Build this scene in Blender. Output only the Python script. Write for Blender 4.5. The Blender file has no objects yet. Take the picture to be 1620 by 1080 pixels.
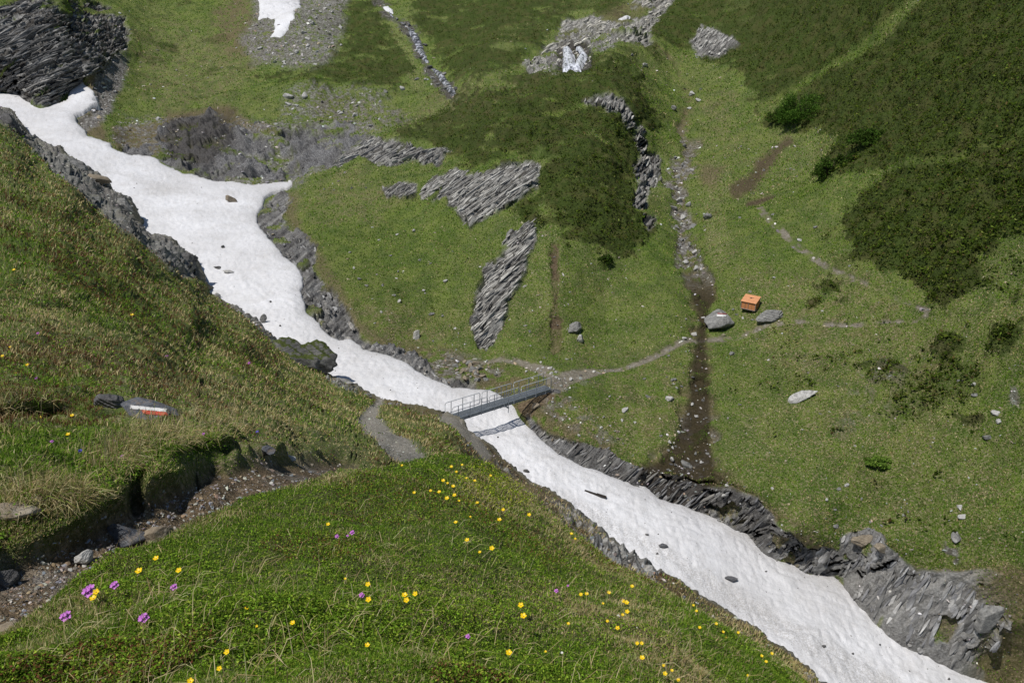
import bpy, bmesh, math, random
import numpy as np
from mathutils import Vector, Matrix
from mathutils.bvhtree import BVHTree
random.seed(7); rng = np.random.default_rng(7)
S = bpy.context.scene; COL = S.collection

# ------------------------------------------------------------ camera, sky, sun, exposure
PITCH = math.radians(22.0); F = 1260.0
cd = bpy.data.cameras.new('camera'); cam = bpy.data.objects.new('camera', cd); COL.objects.link(cam)
cam.location = (0, 0, 0); cam.rotation_euler = (math.radians(90) - PITCH, 0, 0)
cd.sensor_width = 36; cd.lens = 28; cd.clip_start = 0.1; cd.clip_end = 3000
S.camera = cam
SUN_EL = math.radians(63); LD = Vector((0.80, 0.60, 0)).normalized()       # horizontal travel of the light
ld = Vector((LD.x*math.cos(SUN_EL), LD.y*math.cos(SUN_EL), -math.sin(SUN_EL)))
sl = bpy.data.lights.new('sun', 'SUN'); sl.energy = 3.9; sl.angle = math.radians(0.5); sl.color = (1.0, 0.965, 0.91)
so = bpy.data.objects.new('sun', sl); so.rotation_euler = ld.to_track_quat('-Z', 'Y').to_euler(); COL.objects.link(so)
W = bpy.data.worlds.new('World'); S.world = W; W.use_nodes = True
sky = W.node_tree.nodes.new('ShaderNodeTexSky'); sky.sky_type = 'NISHITA'; sky.sun_disc = False
sky.sun_elevation = SUN_EL; sky.sun_rotation = math.atan2(-LD.x, -LD.y); sky.altitude = 2000
bg = W.node_tree.nodes['Background']; bg.inputs[1].default_value = 0.075
W.node_tree.links.new(sky.outputs[0], bg.inputs[0])
S.view_settings.view_transform = 'Standard'; S.view_settings.look = 'None'
S.view_settings.exposure = 0.0; S.view_settings.gamma = 1

# ------------------------------------------------------------ helpers
cp, sp_ = math.cos(PITCH), math.sin(PITCH)
def pix(u, v, t):
    """point seen at pixel (u,v) of the 1620x1080 photograph, t metres along the optical axis"""
    u = np.asarray(u, float); v = np.asarray(v, float); t = np.asarray(t, float)
    x = (u-810)/F; y = (540-v)/F
    return np.stack([x*t, (cp + y*sp_)*t, (-sp_ + y*cp)*t], -1)

NT = rng.random((64, 64, 64)).astype(np.float32)*2-1
def vn(P, scale, seed=0):
    """smooth value noise in [-1,1]; scale in cycles per metre (scalar or 3-vector)"""
    Q = P*np.asarray(scale, float) + np.array([seed*17.31+100, seed*7.77+200, seed*3.13+300])
    I = np.floor(Q).astype(np.int64); f = (Q-I).astype(np.float32); f = f*f*(3-2*f)
    I0 = I & 63; I1 = (I+1) & 63
    x0, y0, z0 = I0[..., 0], I0[..., 1], I0[..., 2]; x1, y1, z1 = I1[..., 0], I1[..., 1], I1[..., 2]
    fx, fy, fz = f[..., 0], f[..., 1], f[..., 2]
    a = NT[x0, y0, z0]*(1-fx)+NT[x1, y0, z0]*fx; b = NT[x0, y1, z0]*(1-fx)+NT[x1, y1, z0]*fx
    c = NT[x0, y0, z1]*(1-fx)+NT[x1, y0, z1]*fx; d = NT[x0, y1, z1]*(1-fx)+NT[x1, y1, z1]*fx
    return (a*(1-fy)+b*fy)*(1-fz)+(c*(1-fy)+d*fy)*fz
def fbm(P, scale, octs=3, seed=0):
    s = np.asarray(scale, float); r = 0; a = 1.0; n = 0
    for k in range(octs):
        r = r + a*vn(P, s, seed+k*5); n += a; a *= 0.5; s = s*2.03
    return r/n
def sstep(a, b, x):
    k = np.clip((x-a)/(b-a), 0, 1); return k*k*(3-2*k)

def seg_d(U, V, a, b):
    ax, ay = a; bx, by = b; dx, dy = bx-ax, by-ay; L = dx*dx+dy*dy+1e-9
    h = np.clip(((U-ax)*dx+(V-ay)*dy)/L, 0, 1)
    return np.hypot(U-ax-h*dx, V-ay-h*dy), h
def poly_sd(U, V, poly, margin=60):
    """signed pixel distance to a traced outline (positive inside)"""
    out = np.full(U.shape, -999.0); px = [p[0] for p in poly]; py = [p[1] for p in poly]
    m = (U > min(px)-margin) & (U < max(px)+margin) & (V > min(py)-margin) & (V < max(py)+margin)
    u = U[m]; v = V[m]
    if u.size == 0: return out
    d = np.full(u.shape, 1e9); ins = np.zeros(u.shape, bool)
    for i in range(len(poly)):
        a = poly[i]; b = poly[(i+1) % len(poly)]
        d = np.minimum(d, seg_d(u, v, a, b)[0])
        if a[1] != b[1]:
            c = ((a[1] > v) != (b[1] > v)) & (u < (b[0]-a[0])*(v-a[1])/(b[1]-a[1])+a[0]); ins ^= c
    out[m] = np.where(ins, d, -d); return out
def line_sd(U, V, pts, margin=60):
    """pts: (u, v, halfwidth); positive inside the stroke"""
    out = np.full(U.shape, -999.0)
    m = (U > min(p[0] for p in pts)-margin) & (U < max(p[0] for p in pts)+margin) & \
        (V > min(p[1] for p in pts)-margin) & (V < max(p[1] for p in pts)+margin)
    u = U[m]; v = V[m]; r = np.full(u.shape, -999.0)
    for a, b in zip(pts[:-1], pts[1:]):
        d, h = seg_d(u, v, a[:2], b[:2]); r = np.maximum(r, a[2]+(b[2]-a[2])*h-d)
    out[m] = r; return out
def rbf(pts, U, V):
    """log-depth surface through the control points (u,v,t)"""
    A = np.array(pts, float); X = A[:, :2]/500; y = np.log(A[:, 2]); n = len(A)
    D = np.hypot(X[:, None, 0]-X[None, :, 0], X[:, None, 1]-X[None, :, 1])
    M = np.zeros((n+3, n+3)); M[:n, :n] = D - np.eye(n)*0.002; M[:n, n:] = np.c_[X, np.ones(n)]; M[n:, :n] = M[:n, n:].T
    w = np.linalg.solve(M, np.r_[y, 0, 0, 0])
    u = U.ravel()/500; v = V.ravel()/500; r = w[n]*u+w[n+1]*v+w[n+2]
    for i in range(n): r += w[i]*np.sqrt((u-X[i, 0])**2+(v-X[i, 1])**2)
    return np.exp(r).reshape(U.shape)

def tag(o, label=None, cat=None, group=None, kind=None):
    if label: o['label'] = label
    if cat: o['category'] = cat
    if group: o['group'] = group
    if kind: o['kind'] = kind
    return o
def np_mesh(name, V, faces, mats=(), smooth=True, attrs=None, link=True, corner=None):
    """faces: (n,3) or (n,4) int array"""
    me = bpy.data.meshes.new(name); V = np.ascontiguousarray(V, np.float32); faces = np.ascontiguousarray(faces, np.int32)
    k = faces.shape[1]; n = len(faces)
    me.vertices.add(len(V)); me.vertices.foreach_set('co', V.ravel())
    me.loops.add(n*k); me.loops.foreach_set('vertex_index', faces.ravel())
    me.polygons.add(n); me.polygons.foreach_set('loop_start', np.arange(0, n*k, k, dtype=np.int32))
    me.polygons.foreach_set('use_smooth', np.full(n, smooth))
    for an, arr in (attrs or {}).items():
        at = me.attributes.new(an, 'FLOAT_COLOR', 'POINT'); at.data.foreach_set('color', np.ascontiguousarray(arr, np.float32).ravel())
    me.update(calc_edges=True); me.validate()
    for m in mats: me.materials.append(m)
    o = bpy.data.objects.new(name, me)
    if link: COL.objects.link(o)
    return o
def from_bm(name, bm, mat, parent=None, smooth=False):
    me = bpy.data.meshes.new(name); bm.to_mesh(me); bm.free(); me.materials.append(mat)
    if smooth: me.polygons.foreach_set('use_smooth', [True]*len(me.polygons))
    o = bpy.data.objects.new(name, me); COL.objects.link(o)
    if parent: o.parent = parent
    return o
def empty(name, loc, rot=(0, 0, 0)):
    o = bpy.data.objects.new(name, None); COL.objects.link(o); o.location = loc; o.rotation_euler = rot; o.empty_display_size = 0.2; return o
def copy_tree(o, parent=None):
    c = o.copy(); COL.objects.link(c)
    if parent: c.parent = parent
    for ch in o.children: copy_tree(ch, c)
    return c
def add_box(bm, c, s, M=None):
    r = bmesh.ops.create_cube(bm, size=1)['verts']
    T = Matrix.Translation(c) @ Matrix.Diagonal((*s, 1))
    if M is not None: T = M @ T
    bmesh.ops.transform(bm, matrix=T, verts=r); return r
def add_tube(bm, pts, r, n=6):
    pts = [Vector(p) for p in pts]; rings = []
    for i, p in enumerate(pts):
        d = (pts[min(i+1, len(pts)-1)]-pts[max(i-1, 0)]).normalized()
        a = d.cross(Vector((0.31, 0.17, 0.93))).normalized(); b = d.cross(a)
        rr = r[i] if isinstance(r, (list, tuple)) else r
        rings.append([bm.verts.new(p+(a*math.cos(q)+b*math.sin(q))*rr) for q in [2*math.pi*k/n for k in range(n)]])
    for A, B in zip(rings[:-1], rings[1:]):
        for k in range(n): bm.faces.new((A[k], A[(k+1) % n], B[(k+1) % n], B[k]))
    bm.faces.new(rings[0][::-1]); bm.faces.new(rings[-1])

# ------------------------------------------------------------ materials
class NB:
    def __init__(s, name, rough=0.9, spec=0.2):
        s.m = bpy.data.materials.new(name); s.m.use_nodes = True; s.t = s.m.node_tree; s.n = s.t.nodes
        s.p = s.n['Principled BSDF']; s.p.inputs['Roughness'].default_value = rough; s.p.inputs['Specular IOR Level'].default_value = spec
    def add(s, ty, **k):
        n = s.n.new(ty)
        for a, b in k.items(): setattr(n, a, b)
        return n
    def l(s, a, b): s.t.links.new(a, b)
    def pos(s): return s.add('ShaderNodeNewGeometry').outputs['Position']
    def objc(s): return s.add('ShaderNodeTexCoord').outputs['Object']
    def noise(s, vec, scale, det=3, rough=0.6, dist=0):
        n = s.add('ShaderNodeTexNoise'); s.l(vec, n.inputs['Vector']); n.inputs['Scale'].default_value = scale
        n.inputs['Detail'].default_value = det; n.inputs['Roughness'].default_value = rough; n.inputs['Distortion'].default_value = dist
        return n.outputs['Fac']
    def ramp(s, fac, stops):
        r = s.add('ShaderNodeValToRGB'); s.l(fac, r.inputs[0]); e = r.color_ramp.elements
        while len(e) < len(stops): e.new(0.5)
        for q, (p, c) in zip(e, stops): q.position = p; q.color = (*c, 1) if len(c) == 3 else c
        return r.outputs[0]
    def rng(s, x, a, b, c=0, d=1):
        n = s.add('ShaderNodeMapRange'); s.put(x, n.inputs[0])
        for i, q in enumerate((a, b, c, d)): n.inputs[i+1].default_value = q
        return n.outputs[0]
    def put(s, x, inp):
        if isinstance(x, (int, float)): inp.default_value = x
        elif isinstance(x, tuple): inp.default_value = (*x, 1)
        else: s.l(x, inp)
    def mix(s, f, a, b, mode='MIX'):
        n = s.add('ShaderNodeMix', data_type='RGBA', blend_type=mode); s.put(f, n.inputs[0]); s.put(a, n.inputs[6]); s.put(b, n.inputs[7]); return n.outputs[2]
    def math(s, op, a, b=0.0):
        n = s.add('ShaderNodeMath', operation=op); s.put(a, n.inputs[0]); s.put(b, n.inputs[1]); return n.outputs[0]
    def bump(s, h, strength, dist):
        n = s.add('ShaderNodeBump'); s.l(h, n.inputs['Height']); n.inputs['Strength'].default_value = strength; n.inputs['Distance'].default_value = dist
        s.l(n.outputs[0], s.p.inputs['Normal']); return n
    def mapping(s, vec, rot, scale):
        n = s.add('ShaderNodeMapping'); s.l(vec, n.inputs['Vector']); n.inputs['Rotation'].default_value = rot; n.inputs['Scale'].default_value = scale; return n.outputs[0]

def aniso(b, P, Nn, kn, kt, kb):
    N = Vector(Nn).normalized(); T = N.cross(Vector((0, 1, 0.3))).normalized(); B = N.cross(T)
    cx = b.add('ShaderNodeCombineXYZ')
    for i, (v, k) in enumerate(((T, kt), (B, kb), (N, kn))):
        d = b.add('ShaderNodeVectorMath', operation='DOT_PRODUCT'); b.l(P, d.inputs[0]); d.inputs[1].default_value = v*k; b.l(d.outputs['Value'], cx.inputs[i])
    return cx.outputs[0]
def terrain_mat(name, k):
    """k: scale of the fine texture (1 for the far slopes, larger for near ground)"""
    b = NB(name); P = b.pos()
    a1 = b.add('ShaderNodeAttribute', attribute_name='m1'); a2 = b.add('ShaderNodeAttribute', attribute_name='m2')
    s1 = b.add('ShaderNodeSeparateColor'); b.l(a1.outputs['Color'], s1.inputs[0]); s2 = b.add('ShaderNodeSeparateColor'); b.l(a2.outputs['Color'], s2.inputs[0])
    heath, dry, rock = s1.outputs; soil = a1.outputs['Alpha']; gravel, wet, slate = s2.outputs; pale = a2.outputs['Alpha']
    nf = b.noise(P, 5.5*k, 4, 0.7); nm = b.noise(P, 1.3*k, 3); nl = b.noise(P, 0.16*k, 3); nff = b.noise(P, 17*k, 2, 0.7)
    g = b.ramp(nm, [(0.3, (0.070, 0.120, 0.014)), (0.5, (0.115, 0.175, 0.024)), (0.72, (0.165, 0.22, 0.038))])
    g = b.mix(b.rng(nl, 0.35, 0.65), g, b.mix(0.5, g, (0.17, 0.165, 0.06)))
    nv = b.noise(P, 0.45*k, 4, 0.6); g = b.mix(b.rng(nv, 0.38, 0.62), b.mix(0.55, g, (0.055, 0.100, 0.022)), b.mix(0.35, g, (0.19, 0.235, 0.055)))
    st = b.math('MULTIPLY', b.rng(nf, 0.50, 0.63), b.math('ADD', 0.24, b.math('MULTIPLY', dry, 1.3)))
    c = b.mix(b.math('MINIMUM', st, 1.0), g, b.ramp(nff, [(0.3, (0.20, 0.165, 0.085)), (0.7, (0.42, 0.37, 0.23))]))
    c = b.mix(b.rng(nff, 0.30, 0.42, 0.55, 0), c, (0.022, 0.030, 0.010))
    h = b.ramp(nf, [(0.3, (0.024, 0.036, 0.006)), (0.5, (0.048, 0.074, 0.012)), (0.64, (0.080, 0.108, 0.020)), (0.78, (0.12, 0.13, 0.045))])
    h = b.mix(b.rng(nv, 0.45, 0.62, 0, 0.6), h, (0.095, 0.088, 0.030)); h = b.mix(b.rng(nl, 0.5, 0.62, 0, 0.45), h, (0.040, 0.052, 0.012))
    c = b.mix(heath, c, h)
    so_ = b.ramp(nf, [(0.3, (0.06, 0.042, 0.025)), (0.5, (0.145, 0.105, 0.062)), (0.68, (0.26, 0.20, 0.13)), (0.8, (0.38, 0.34, 0.27))])
    c = b.mix(soil, c, so_)
    vo = b.add('ShaderNodeTexVoronoi'); b.l(P, vo.inputs['Vector']); vo.inputs['Scale'].default_value = 3.6*k
    vs = b.add('ShaderNodeSeparateColor'); b.l(vo.outputs['Color'], vs.inputs[0])
    gr = b.ramp(vs.outputs[0], [(0.0, (0.08, 0.072, 0.062)), (0.45, (0.19, 0.178, 0.16)), (0.8, (0.29, 0.28, 0.26)), (1.0, (0.50, 0.49, 0.46))])
    gr = b.mix(b.rng(nff, 0.4, 0.6, 0, 0.5), gr, (0.07, 0.062, 0.052))
    gr = b.mix(pale, gr, b.mix(0.5, gr, (0.42, 0.38, 0.32)))
    c = b.mix(gravel, c, gr)
    lay = b.noise(aniso(b, P, (-0.62, 0.165, 0.6), 1.7*k, 0.10*k, 0.2*k), 1.0, 6, 0.72, 0.35)
    rk = b.ramp(lay, [(0.39, (0.03, 0.029, 0.028)), (0.46, (0.14, 0.137, 0.13)), (0.53, (0.30, 0.295, 0.28)), (0.61, (0.52, 0.51, 0.48))])
    rk = b.mix(b.rng(nm, 0.45, 0.65, 0, 0.5), rk, b.mix(0.35, rk, (0.17, 0.13, 0.085)))
    rk = b.mix(b.math('MULTIPLY', slate, 0.9), rk, b.ramp(nf, [(0.34, (0.050, 0.049, 0.050)), (0.5, (0.175, 0.174, 0.178)), (0.66, (0.37, 0.365, 0.36))]))
    rk = b.mix(b.math('MULTIPLY', pale, 0.6), rk, b.mix(0.5, rk, (0.42, 0.40, 0.35)))
    c = b.mix(rock, c, rk)
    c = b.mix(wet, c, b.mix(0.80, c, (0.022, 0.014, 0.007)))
    b.l(c, b.p.inputs['Base Color'])
    b.l(b.rng(wet, 0, 1, 0.9, 0.45), b.p.inputs['Roughness'])
    hh = b.math('ADD', b.math('MULTIPLY', nf, 1.0), b.math('MULTIPLY', nff, 0.45)); hh = b.math('ADD', hh, b.math('MULTIPLY', lay, b.math('MULTIPLY', rock, b.rng(slate, 0, 1, 2.2, 0.3))))
    b.bump(hh, 0.9, 0.22/k)
    return b.m
M_far = terrain_mat('far_slope', 1.0); M_hill = terrain_mat('near_hillside', 4.0); M_mound = terrain_mat('near_mound', 12.0)

def rock_mat(name, cols, k=1.0, moss=0.0, rot=(0.3, 0.6, 0.2), lichen=0.3):
    b = NB(name, 0.85, 0.25); P = b.objc()
    lay = b.noise(aniso(b, P, (-0.45, 0.2, 0.85), 4.0*k, 0.7*k, 0.8*k), 1.0, 6, 0.7, 0.6); n2 = b.noise(P, 3*k, 5, 0.7); n3 = b.noise(P, 11*k, 3, 0.7)
    c = b.ramp(lay, [(0.28, tuple(x*0.35 for x in cols[0])), (0.5, cols[0]), (0.7, cols[1])])
    c = b.mix(b.rng(n2, 0.5, 0.68, 0, lichen*2), c, cols[2])
    c = b.mix(b.rng(n3, 0.3, 0.42, 0.6, 0), c, (0.03, 0.03, 0.028))
    if moss:
        g = b.add('ShaderNodeNewGeometry'); sx = b.add('ShaderNodeSeparateXYZ'); b.l(g.outputs['Normal'], sx.inputs[0])
        f = b.rng(b.math('ADD', sx.outputs[2], b.math('MULTIPLY', b.math('SUBTRACT', n2, 0.5), 1.6)), 0.55, 0.75, 0, moss)
        c = b.mix(f, c, b.ramp(n3, [(0.35, (0.03, 0.045, 0.01)), (0.6, (0.08, 0.10, 0.02)), (0.75, (0.17, 0.15, 0.06))]))
    b.l(c, b.p.inputs['Base Color'])
    b.bump(b.math('ADD', lay, b.math('MULTIPLY', n3, 0.4)), 0.9, 0.10/k); return b.m
M_rock = rock_mat('grey_schist', ((0.21, 0.207, 0.198), (0.36, 0.355, 0.335), (0.44, 0.43, 0.39)), 1.0)
M_rockmoss = rock_mat('mossy_schist', ((0.15, 0.147, 0.14), (0.29, 0.282, 0.265), (0.33, 0.32, 0.29)), 0.8, moss=1.0)
M_stone = rock_mat('pale_stone', ((0.42, 0.41, 0.39), (0.62, 0.61, 0.58), (0.66, 0.63, 0.57)), 2.5)
M_tan = rock_mat('tan_stone', ((0.24, 0.195, 0.14), (0.36, 0.31, 0.235), (0.38, 0.35, 0.29)), 6)
M_slate = rock_mat('blue_slate', ((0.10, 0.107, 0.122), (0.21, 0.22, 0.235), (0.27, 0.20, 0.13)), 7)
M_dark = rock_mat('dark_stone', ((0.09, 0.087, 0.085), (0.18, 0.177, 0.172), (0.22, 0.215, 0.21)), 2)

def snow_mat():
    b = NB('old_snow', 0.6, 0.3); P = b.pos()
    n1 = b.noise(P, 0.10, 4, 0.6); n2 = b.noise(P, 2.6, 4, 0.65); n3 = b.noise(P, 9, 3, 0.7)
    c = b.mix(b.rng(n1, 0.35, 0.7, 0, 0.85), (0.78, 0.78, 0.80), (0.58, 0.57, 0.57)); c = b.mix(b.rng(b.noise(P, 0.5, 5, 0.7), 0.5, 0.7, 0, 0.45), c, (0.52, 0.50, 0.48))
    c = b.mix(b.rng(n2, 0.50, 0.72, 0, 0.42), c, (0.50, 0.49, 0.49))
    a = b.add('ShaderNodeAttribute', attribute_name='m1'); s = b.add('ShaderNodeSeparateColor'); b.l(a.outputs['Color'], s.inputs[0])
    c = b.mix(b.math('MULTIPLY', s.outputs[0], b.rng(n3, 0.4, 0.6)), c, (0.28, 0.255, 0.22))
    sp = b.noise(P, 6, 2, 0.5); c = b.mix(b.rng(sp, 0.72, 0.76, 0, 0.75), c, (0.16, 0.145, 0.13))
    b.l(c, b.p.inputs['Base Color']); b.p.inputs['Subsurface Weight'].default_value = 0.0
    b.bump(b.math('ADD', n2, b.math('MULTIPLY', n3, 0.3)), 0.55, 0.16); return b.m
M_snow = snow_mat()

def leaf_mat(name, trans=0.3):
    b = NB(name); a = b.add('ShaderNodeAttribute', attribute_name='col')
    d = b.add('ShaderNodeBsdfDiffuse'); t = b.add('ShaderNodeBsdfTranslucent'); m = b.add('ShaderNodeMixShader')
    b.l(a.outputs['Color'], d.inputs[0]); b.l(a.outputs['Color'], t.inputs[0]); m.inputs[0].default_value = trans
    b.l(d.outputs[0], m.inputs[1]); b.l(t.outputs[0], m.inputs[2]); b.l(m.outputs[0], b.n['Material Output'].inputs[0]); b.n.remove(b.p); return b.m
M_leaf = leaf_mat('leaves_and_blades')
def plain(name, c, rough=0.6, metal=0, c2=None, sc=8, spec=0.3):
    b = NB(name, rough, spec); b.p.inputs['Metallic'].default_value = metal
    n = b.noise(b.objc(), sc, 4); b.l(b.mix(b.rng(n, 0.3, 0.7), c, c2 or tuple(x*0.75 for x in c)), b.p.inputs['Base Color']); return b.m

# ------------------------------------------------------------ the snow-filled channel in plan
CH = [(-160, 60, -11.5), (0, 150, -14.2), (130, 232, -19.2), (250, 300, -23.3), (380, 380, -26.2), (455, 480, -28.6), (560, 565, -30.0),
      (730, 645, -31.4), (850, 725, -32.9), (1050, 860, -35.4), (1250, 975, -38.0), (1450, 1070, -40.6), (1750, 1200, -45)]
chp = np.array([pix(u, v, z/(-sp_+cp*(540-v)/F)) for u, v, z in CH])
def chan_z(X, Y):
    best = np.full(X.shape, 1e18); w = np.zeros(X.shape); zz = np.zeros(X.shape)
    cands = []
    for a, b in zip(chp[:-1], chp[1:]):
        d, h = seg_d(X, Y, a[:2], b[:2]); cands.append((d, a[2]+(b[2]-a[2])*h))
    dm = np.min([c[0] for c in cands], axis=0)
    for d, z in cands:
        k = np.exp(-(d-dm)/3.0); w += k; zz += k*z
    return zz/w
def snow_t(U, V, off=0.0):
    U = np.asarray(U, float); V = np.asarray(V, float)
    lo = np.full(U.shape, 20.0); hi = np.full(U.shape, 420.0)
    for _ in range(26):
        m = (lo+hi)/2; P = pix(U, V, m); below = P[..., 2] < chan_z(P[..., 0], P[..., 1])+off
        hi = np.where(below, m, hi); lo = np.where(below, lo, m)
    t = (lo+hi)/2; cap = 158.0+np.maximum(0, 100-U)*0.12
    return -8*np.log(np.exp(-t/8)+np.exp(-cap/8))

# ------------------------------------------------------------ outlines traced on the ground (photo pixels -> ground positions)
SNOW = [(-120,105),(0,146),(30,152),(60,165),(90,166),(105,160),(112,145),(118,135),(130,130),(138,140),(150,148),(152,155),(146,160),(155,163),(148,168),
 (135,178),(120,186),(122,196),(130,205),(140,216),(155,221),(175,228),(182,240),(205,248),(245,250),(265,265),(290,275),(320,283),(345,290),(365,290),(400,295),
 (430,294),(460,290),(468,296),(455,302),(430,308),(418,318),(415,330),(406,345),(408,358),(420,372),(435,390),(450,410),(470,425),(478,435),(480,450),(476,465),
 (480,480),(485,500),(500,512),(520,535),(535,542),(555,540),(575,555),(610,565),(645,580),(660,592),(690,605),(715,615),(740,618),(775,620),(810,638),(818,650),
 (835,668),(855,700),(880,720),(910,738),(950,752),(985,765),(1020,775),(1045,795),(1080,805),(1110,818),(1150,832),(1180,848),(1205,868),(1250,895),(1275,910),
 (1320,918),(1345,930),(1380,955),(1395,975),(1430,1000),(1470,1018),(1510,1040),(1560,1065),(1600,1095),(1800,1190),
 (1800,1350),(1400,1250),(1260,1120),(1170,1030),(1080,970),(980,900),(880,830),(810,785),(745,730),(715,695),(680,680),(580,650),(510,610),(445,570),(385,530),
 (315,490),(262,452),(280,430),(262,405),(215,385),(185,350),(165,325),(135,300),(105,280),(80,265),(40,245),(0,205),(-120,150)]
RIM = [(-320,60),(-120,125),(-40,152),(0,170),(14,178),(40,210),(70,228),(110,245),(130,262),(165,296),(190,310),(210,340),(240,372),(290,394),(309,416),(313,436),(330,463),(400,505),
 (440,545),(480,575),(530,596),(600,630),(700,657),(722,664),(745,690),(780,718),(830,760),(900,800),(960,848),(1000,872),(1045,903),(1100,938),(1200,998),(1250,1035),(1290,1075),(1330,1110),(1500,1250)]
RIM_T = [(-320,165),(-120,148),(0,134),(70,122),(130,112),(190,101),(240,96),(309,90),(400,80),(480,72),(530,69),(600,65.5),(700,63.3),(745,60),(830,55.5),(900,53),(1000,50),(1100,48),(1290,46),(1500,46)]
MRIM = [(-320,1120),(-120,1050),(0,1010),(60,962),(120,915),(200,872),(250,858),(290,832),(380,792),(480,768),(560,747),(640,730),(700,718),(740,720),(775,736),(830,782),(900,840),(960,888),(1000,910),(1050,936),
 (1130,982),(1200,1024),(1262,1070),(1300,1105),(1500,1280)]
rimf = lambda L: (lambda u: np.interp(u, [p[0] for p in L], [p[1] for p in L]))
rim = rimf(RIM); rim_t = rimf(RIM_T); mrim = rimf(MRIM)

def mask(sd, w, warp): return sstep(-w, w, sd+warp)

ROCKS = {   # outline, (slate, pale, wet or painted shade), name, label
 'left_cliff': ([(-300,-300),(60,-300),(120,-40),(150,5),(195,30),(203,70),(175,95),(160,115),(130,125),(110,150),(95,166),(60,166),(30,153),(0,147),(-120,108),(-300,60)], (0.0,0,0.8)),  # dark schist; last value paints the cliff's shade into its colour, no water
 'wall_a': ([(255,200),(290,178),(360,182),(372,205),(420,222),(470,208),(540,196),(585,218),(545,245),(505,278),(470,300),(430,296),(345,292),(265,268),(245,252),(190,246),(200,225),(240,228)], (1.0,0,0.35)),
 'knoll_bank': ([(403,350),(425,318),(450,302),(462,315),(448,345),(480,368),(507,395),(498,430),(530,470),(556,510),(575,540),(640,552),(690,590),(745,598),(790,640),(700,625),(640,590),(560,560),(520,545),(480,510),(468,440),(430,400)], (0.6,0,0.3)),
 'slab_big': ([(665,312),(668,292),(690,278),(722,268),(762,280),(800,266),(856,262),(852,298),(820,312),(800,330),(742,357),(735,345),(705,320),(676,320)], (0.05,0.45,0)),
 'slab_low': ([(762,448),(778,405),(800,372),(846,345),(842,390),(830,412),(826,432),(806,470),(792,520),(778,556),(756,554),(748,515)], (0.1,0.2,0.1)),
 'slab_up': ([(520,268),(560,232),(592,214),(610,222),(640,224),(684,236),(716,238),(690,258),(650,252),(612,266),(570,256),(540,270)], (0.1,0.3,0.1)),
 'slab_small': ([(606,300),(640,285),(662,290),(650,312),(612,310)], (0.1,0.1,0.1)),
 'ridge_cliff': ([(925,160),(960,150),(985,162),(1003,185),(1020,210),(1025,240),(1045,250),(1046,285),(1025,300),(1022,328),(1000,326),(1012,290),(1003,265),(1010,240),(1005,205),(985,178),(955,168)], (0.1,0.1,0.3)),
 'ridge_foot': ([(1018,340),(1036,345),(1032,372),(1016,372)], (0,0,0.5)),
 'falls_rock': ([(826,98),(850,92),(880,62),(892,34),(930,24),(950,28),(985,40),(1040,14),(1000,8),(1000,-20),(1075,-20),(1052,22),(1026,50),(1028,75),(980,66),(940,82),(928,104),(880,108),(836,114)], (0.1,0.85,0)),
 'right_crag': ([(1096,66),(1110,40),(1130,50),(1156,58),(1170,66),(1140,88),(1102,90)], (0.2,0.3,0)),
 'bank_a': ([(835,660),(870,690),(900,700),(960,712),(1010,742),(1060,748),(1100,772),(1150,770),(1200,785),(1232,830),(1262,856),(1290,880),(1330,925),(1200,880),(1080,815),(980,775),(880,735),(845,700)], (0.55,0,0.45)),
 'bank_b': ([(1285,900),(1275,872),(1300,862),(1330,870),(1332,850),(1352,838),(1375,836),(1402,860),(1420,880),(1450,905),(1500,908),(1560,905),(1596,925),(1606,960),(1604,1000),(1580,1035),(1548,1052),(1560,1076),(1510,1052),(1470,1032),(1430,1014),(1392,990),(1370,962),(1340,940)], (0.75,0.6,0.05)),
}
HEATH = [([(575,222),(620,206),(680,172),(760,130),(880,105),(960,72),(1004,88),(1022,140),(1046,200),(1012,200),(1008,250),(1002,330),(1040,372),(1010,400),(975,420),(930,398),(865,386),(838,350),(800,332),(858,262),(800,265),(740,270),(700,240),(640,225)], 0),
 ([(640,-60),(1000,-60),(985,40),(930,22),(885,40),(860,85),(820,100),(770,125),(720,128),(690,98),(655,30)], 0),
 ([(520,-40),(560,-20),(615,30),(655,100),(640,142),(560,150),(480,130),(405,125),(400,112),(485,106),(545,62)], 0),
 ([(1030,-60),(1900,-60),(1900,220),(1700,250),(1570,290),(1540,420),(1555,450),(1500,492),(1440,455),(1360,405),(1335,350),(1400,275),(1300,290),(1290,262),(1340,205),(1215,195),(1165,120),(1110,95),(1028,70)], 0),
 ([(1360,330),(1500,270),(1620,250),(1900,300),(1900,350),(1560,400),(1500,492),(1440,455),(1380,410)], 0),
 ([(1290,262),(1340,225),(1420,190),(1500,200),(1440,240),(1360,262),(1300,290)], 0)]
for q in [(1305,452,18,8),(1345,478,14,6),(1290,475,10,5),(1490,540,34,9),(1400,585,30,7),(960,410,14,8),(1600,540,22,10),(1530,660,26,6)]:
    HEATH.append(([(q[0]+q[2]*math.cos(a), q[1]+q[3]*math.sin(a)) for a in np.linspace(0, 6.28, 9)[:-1]], 0))
PATHS = {'right_upper': [(1203,335,5),(1225,365,5),(1260,390,5),(1290,410,5),(1320,430,4),(1370,450,3),(1430,472,2.5),(1466,488,4),(1458,498,3)],
 'right_lower': [(1120,528,4),(1200,512,2.5),(1260,505,2),(1330,510,3),(1400,502,1.5),(1458,498,2)],
 'middle': [(1112,528,4),(1070,540,4.5),(1010,565,4.5),(960,577,5),(925,588,8),(900,594,12),(878,604,16)],
 'contour': [(878,590,10),(850,575,7),(800,568,4),(750,577,2.5),(720,590,2)]}
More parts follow.
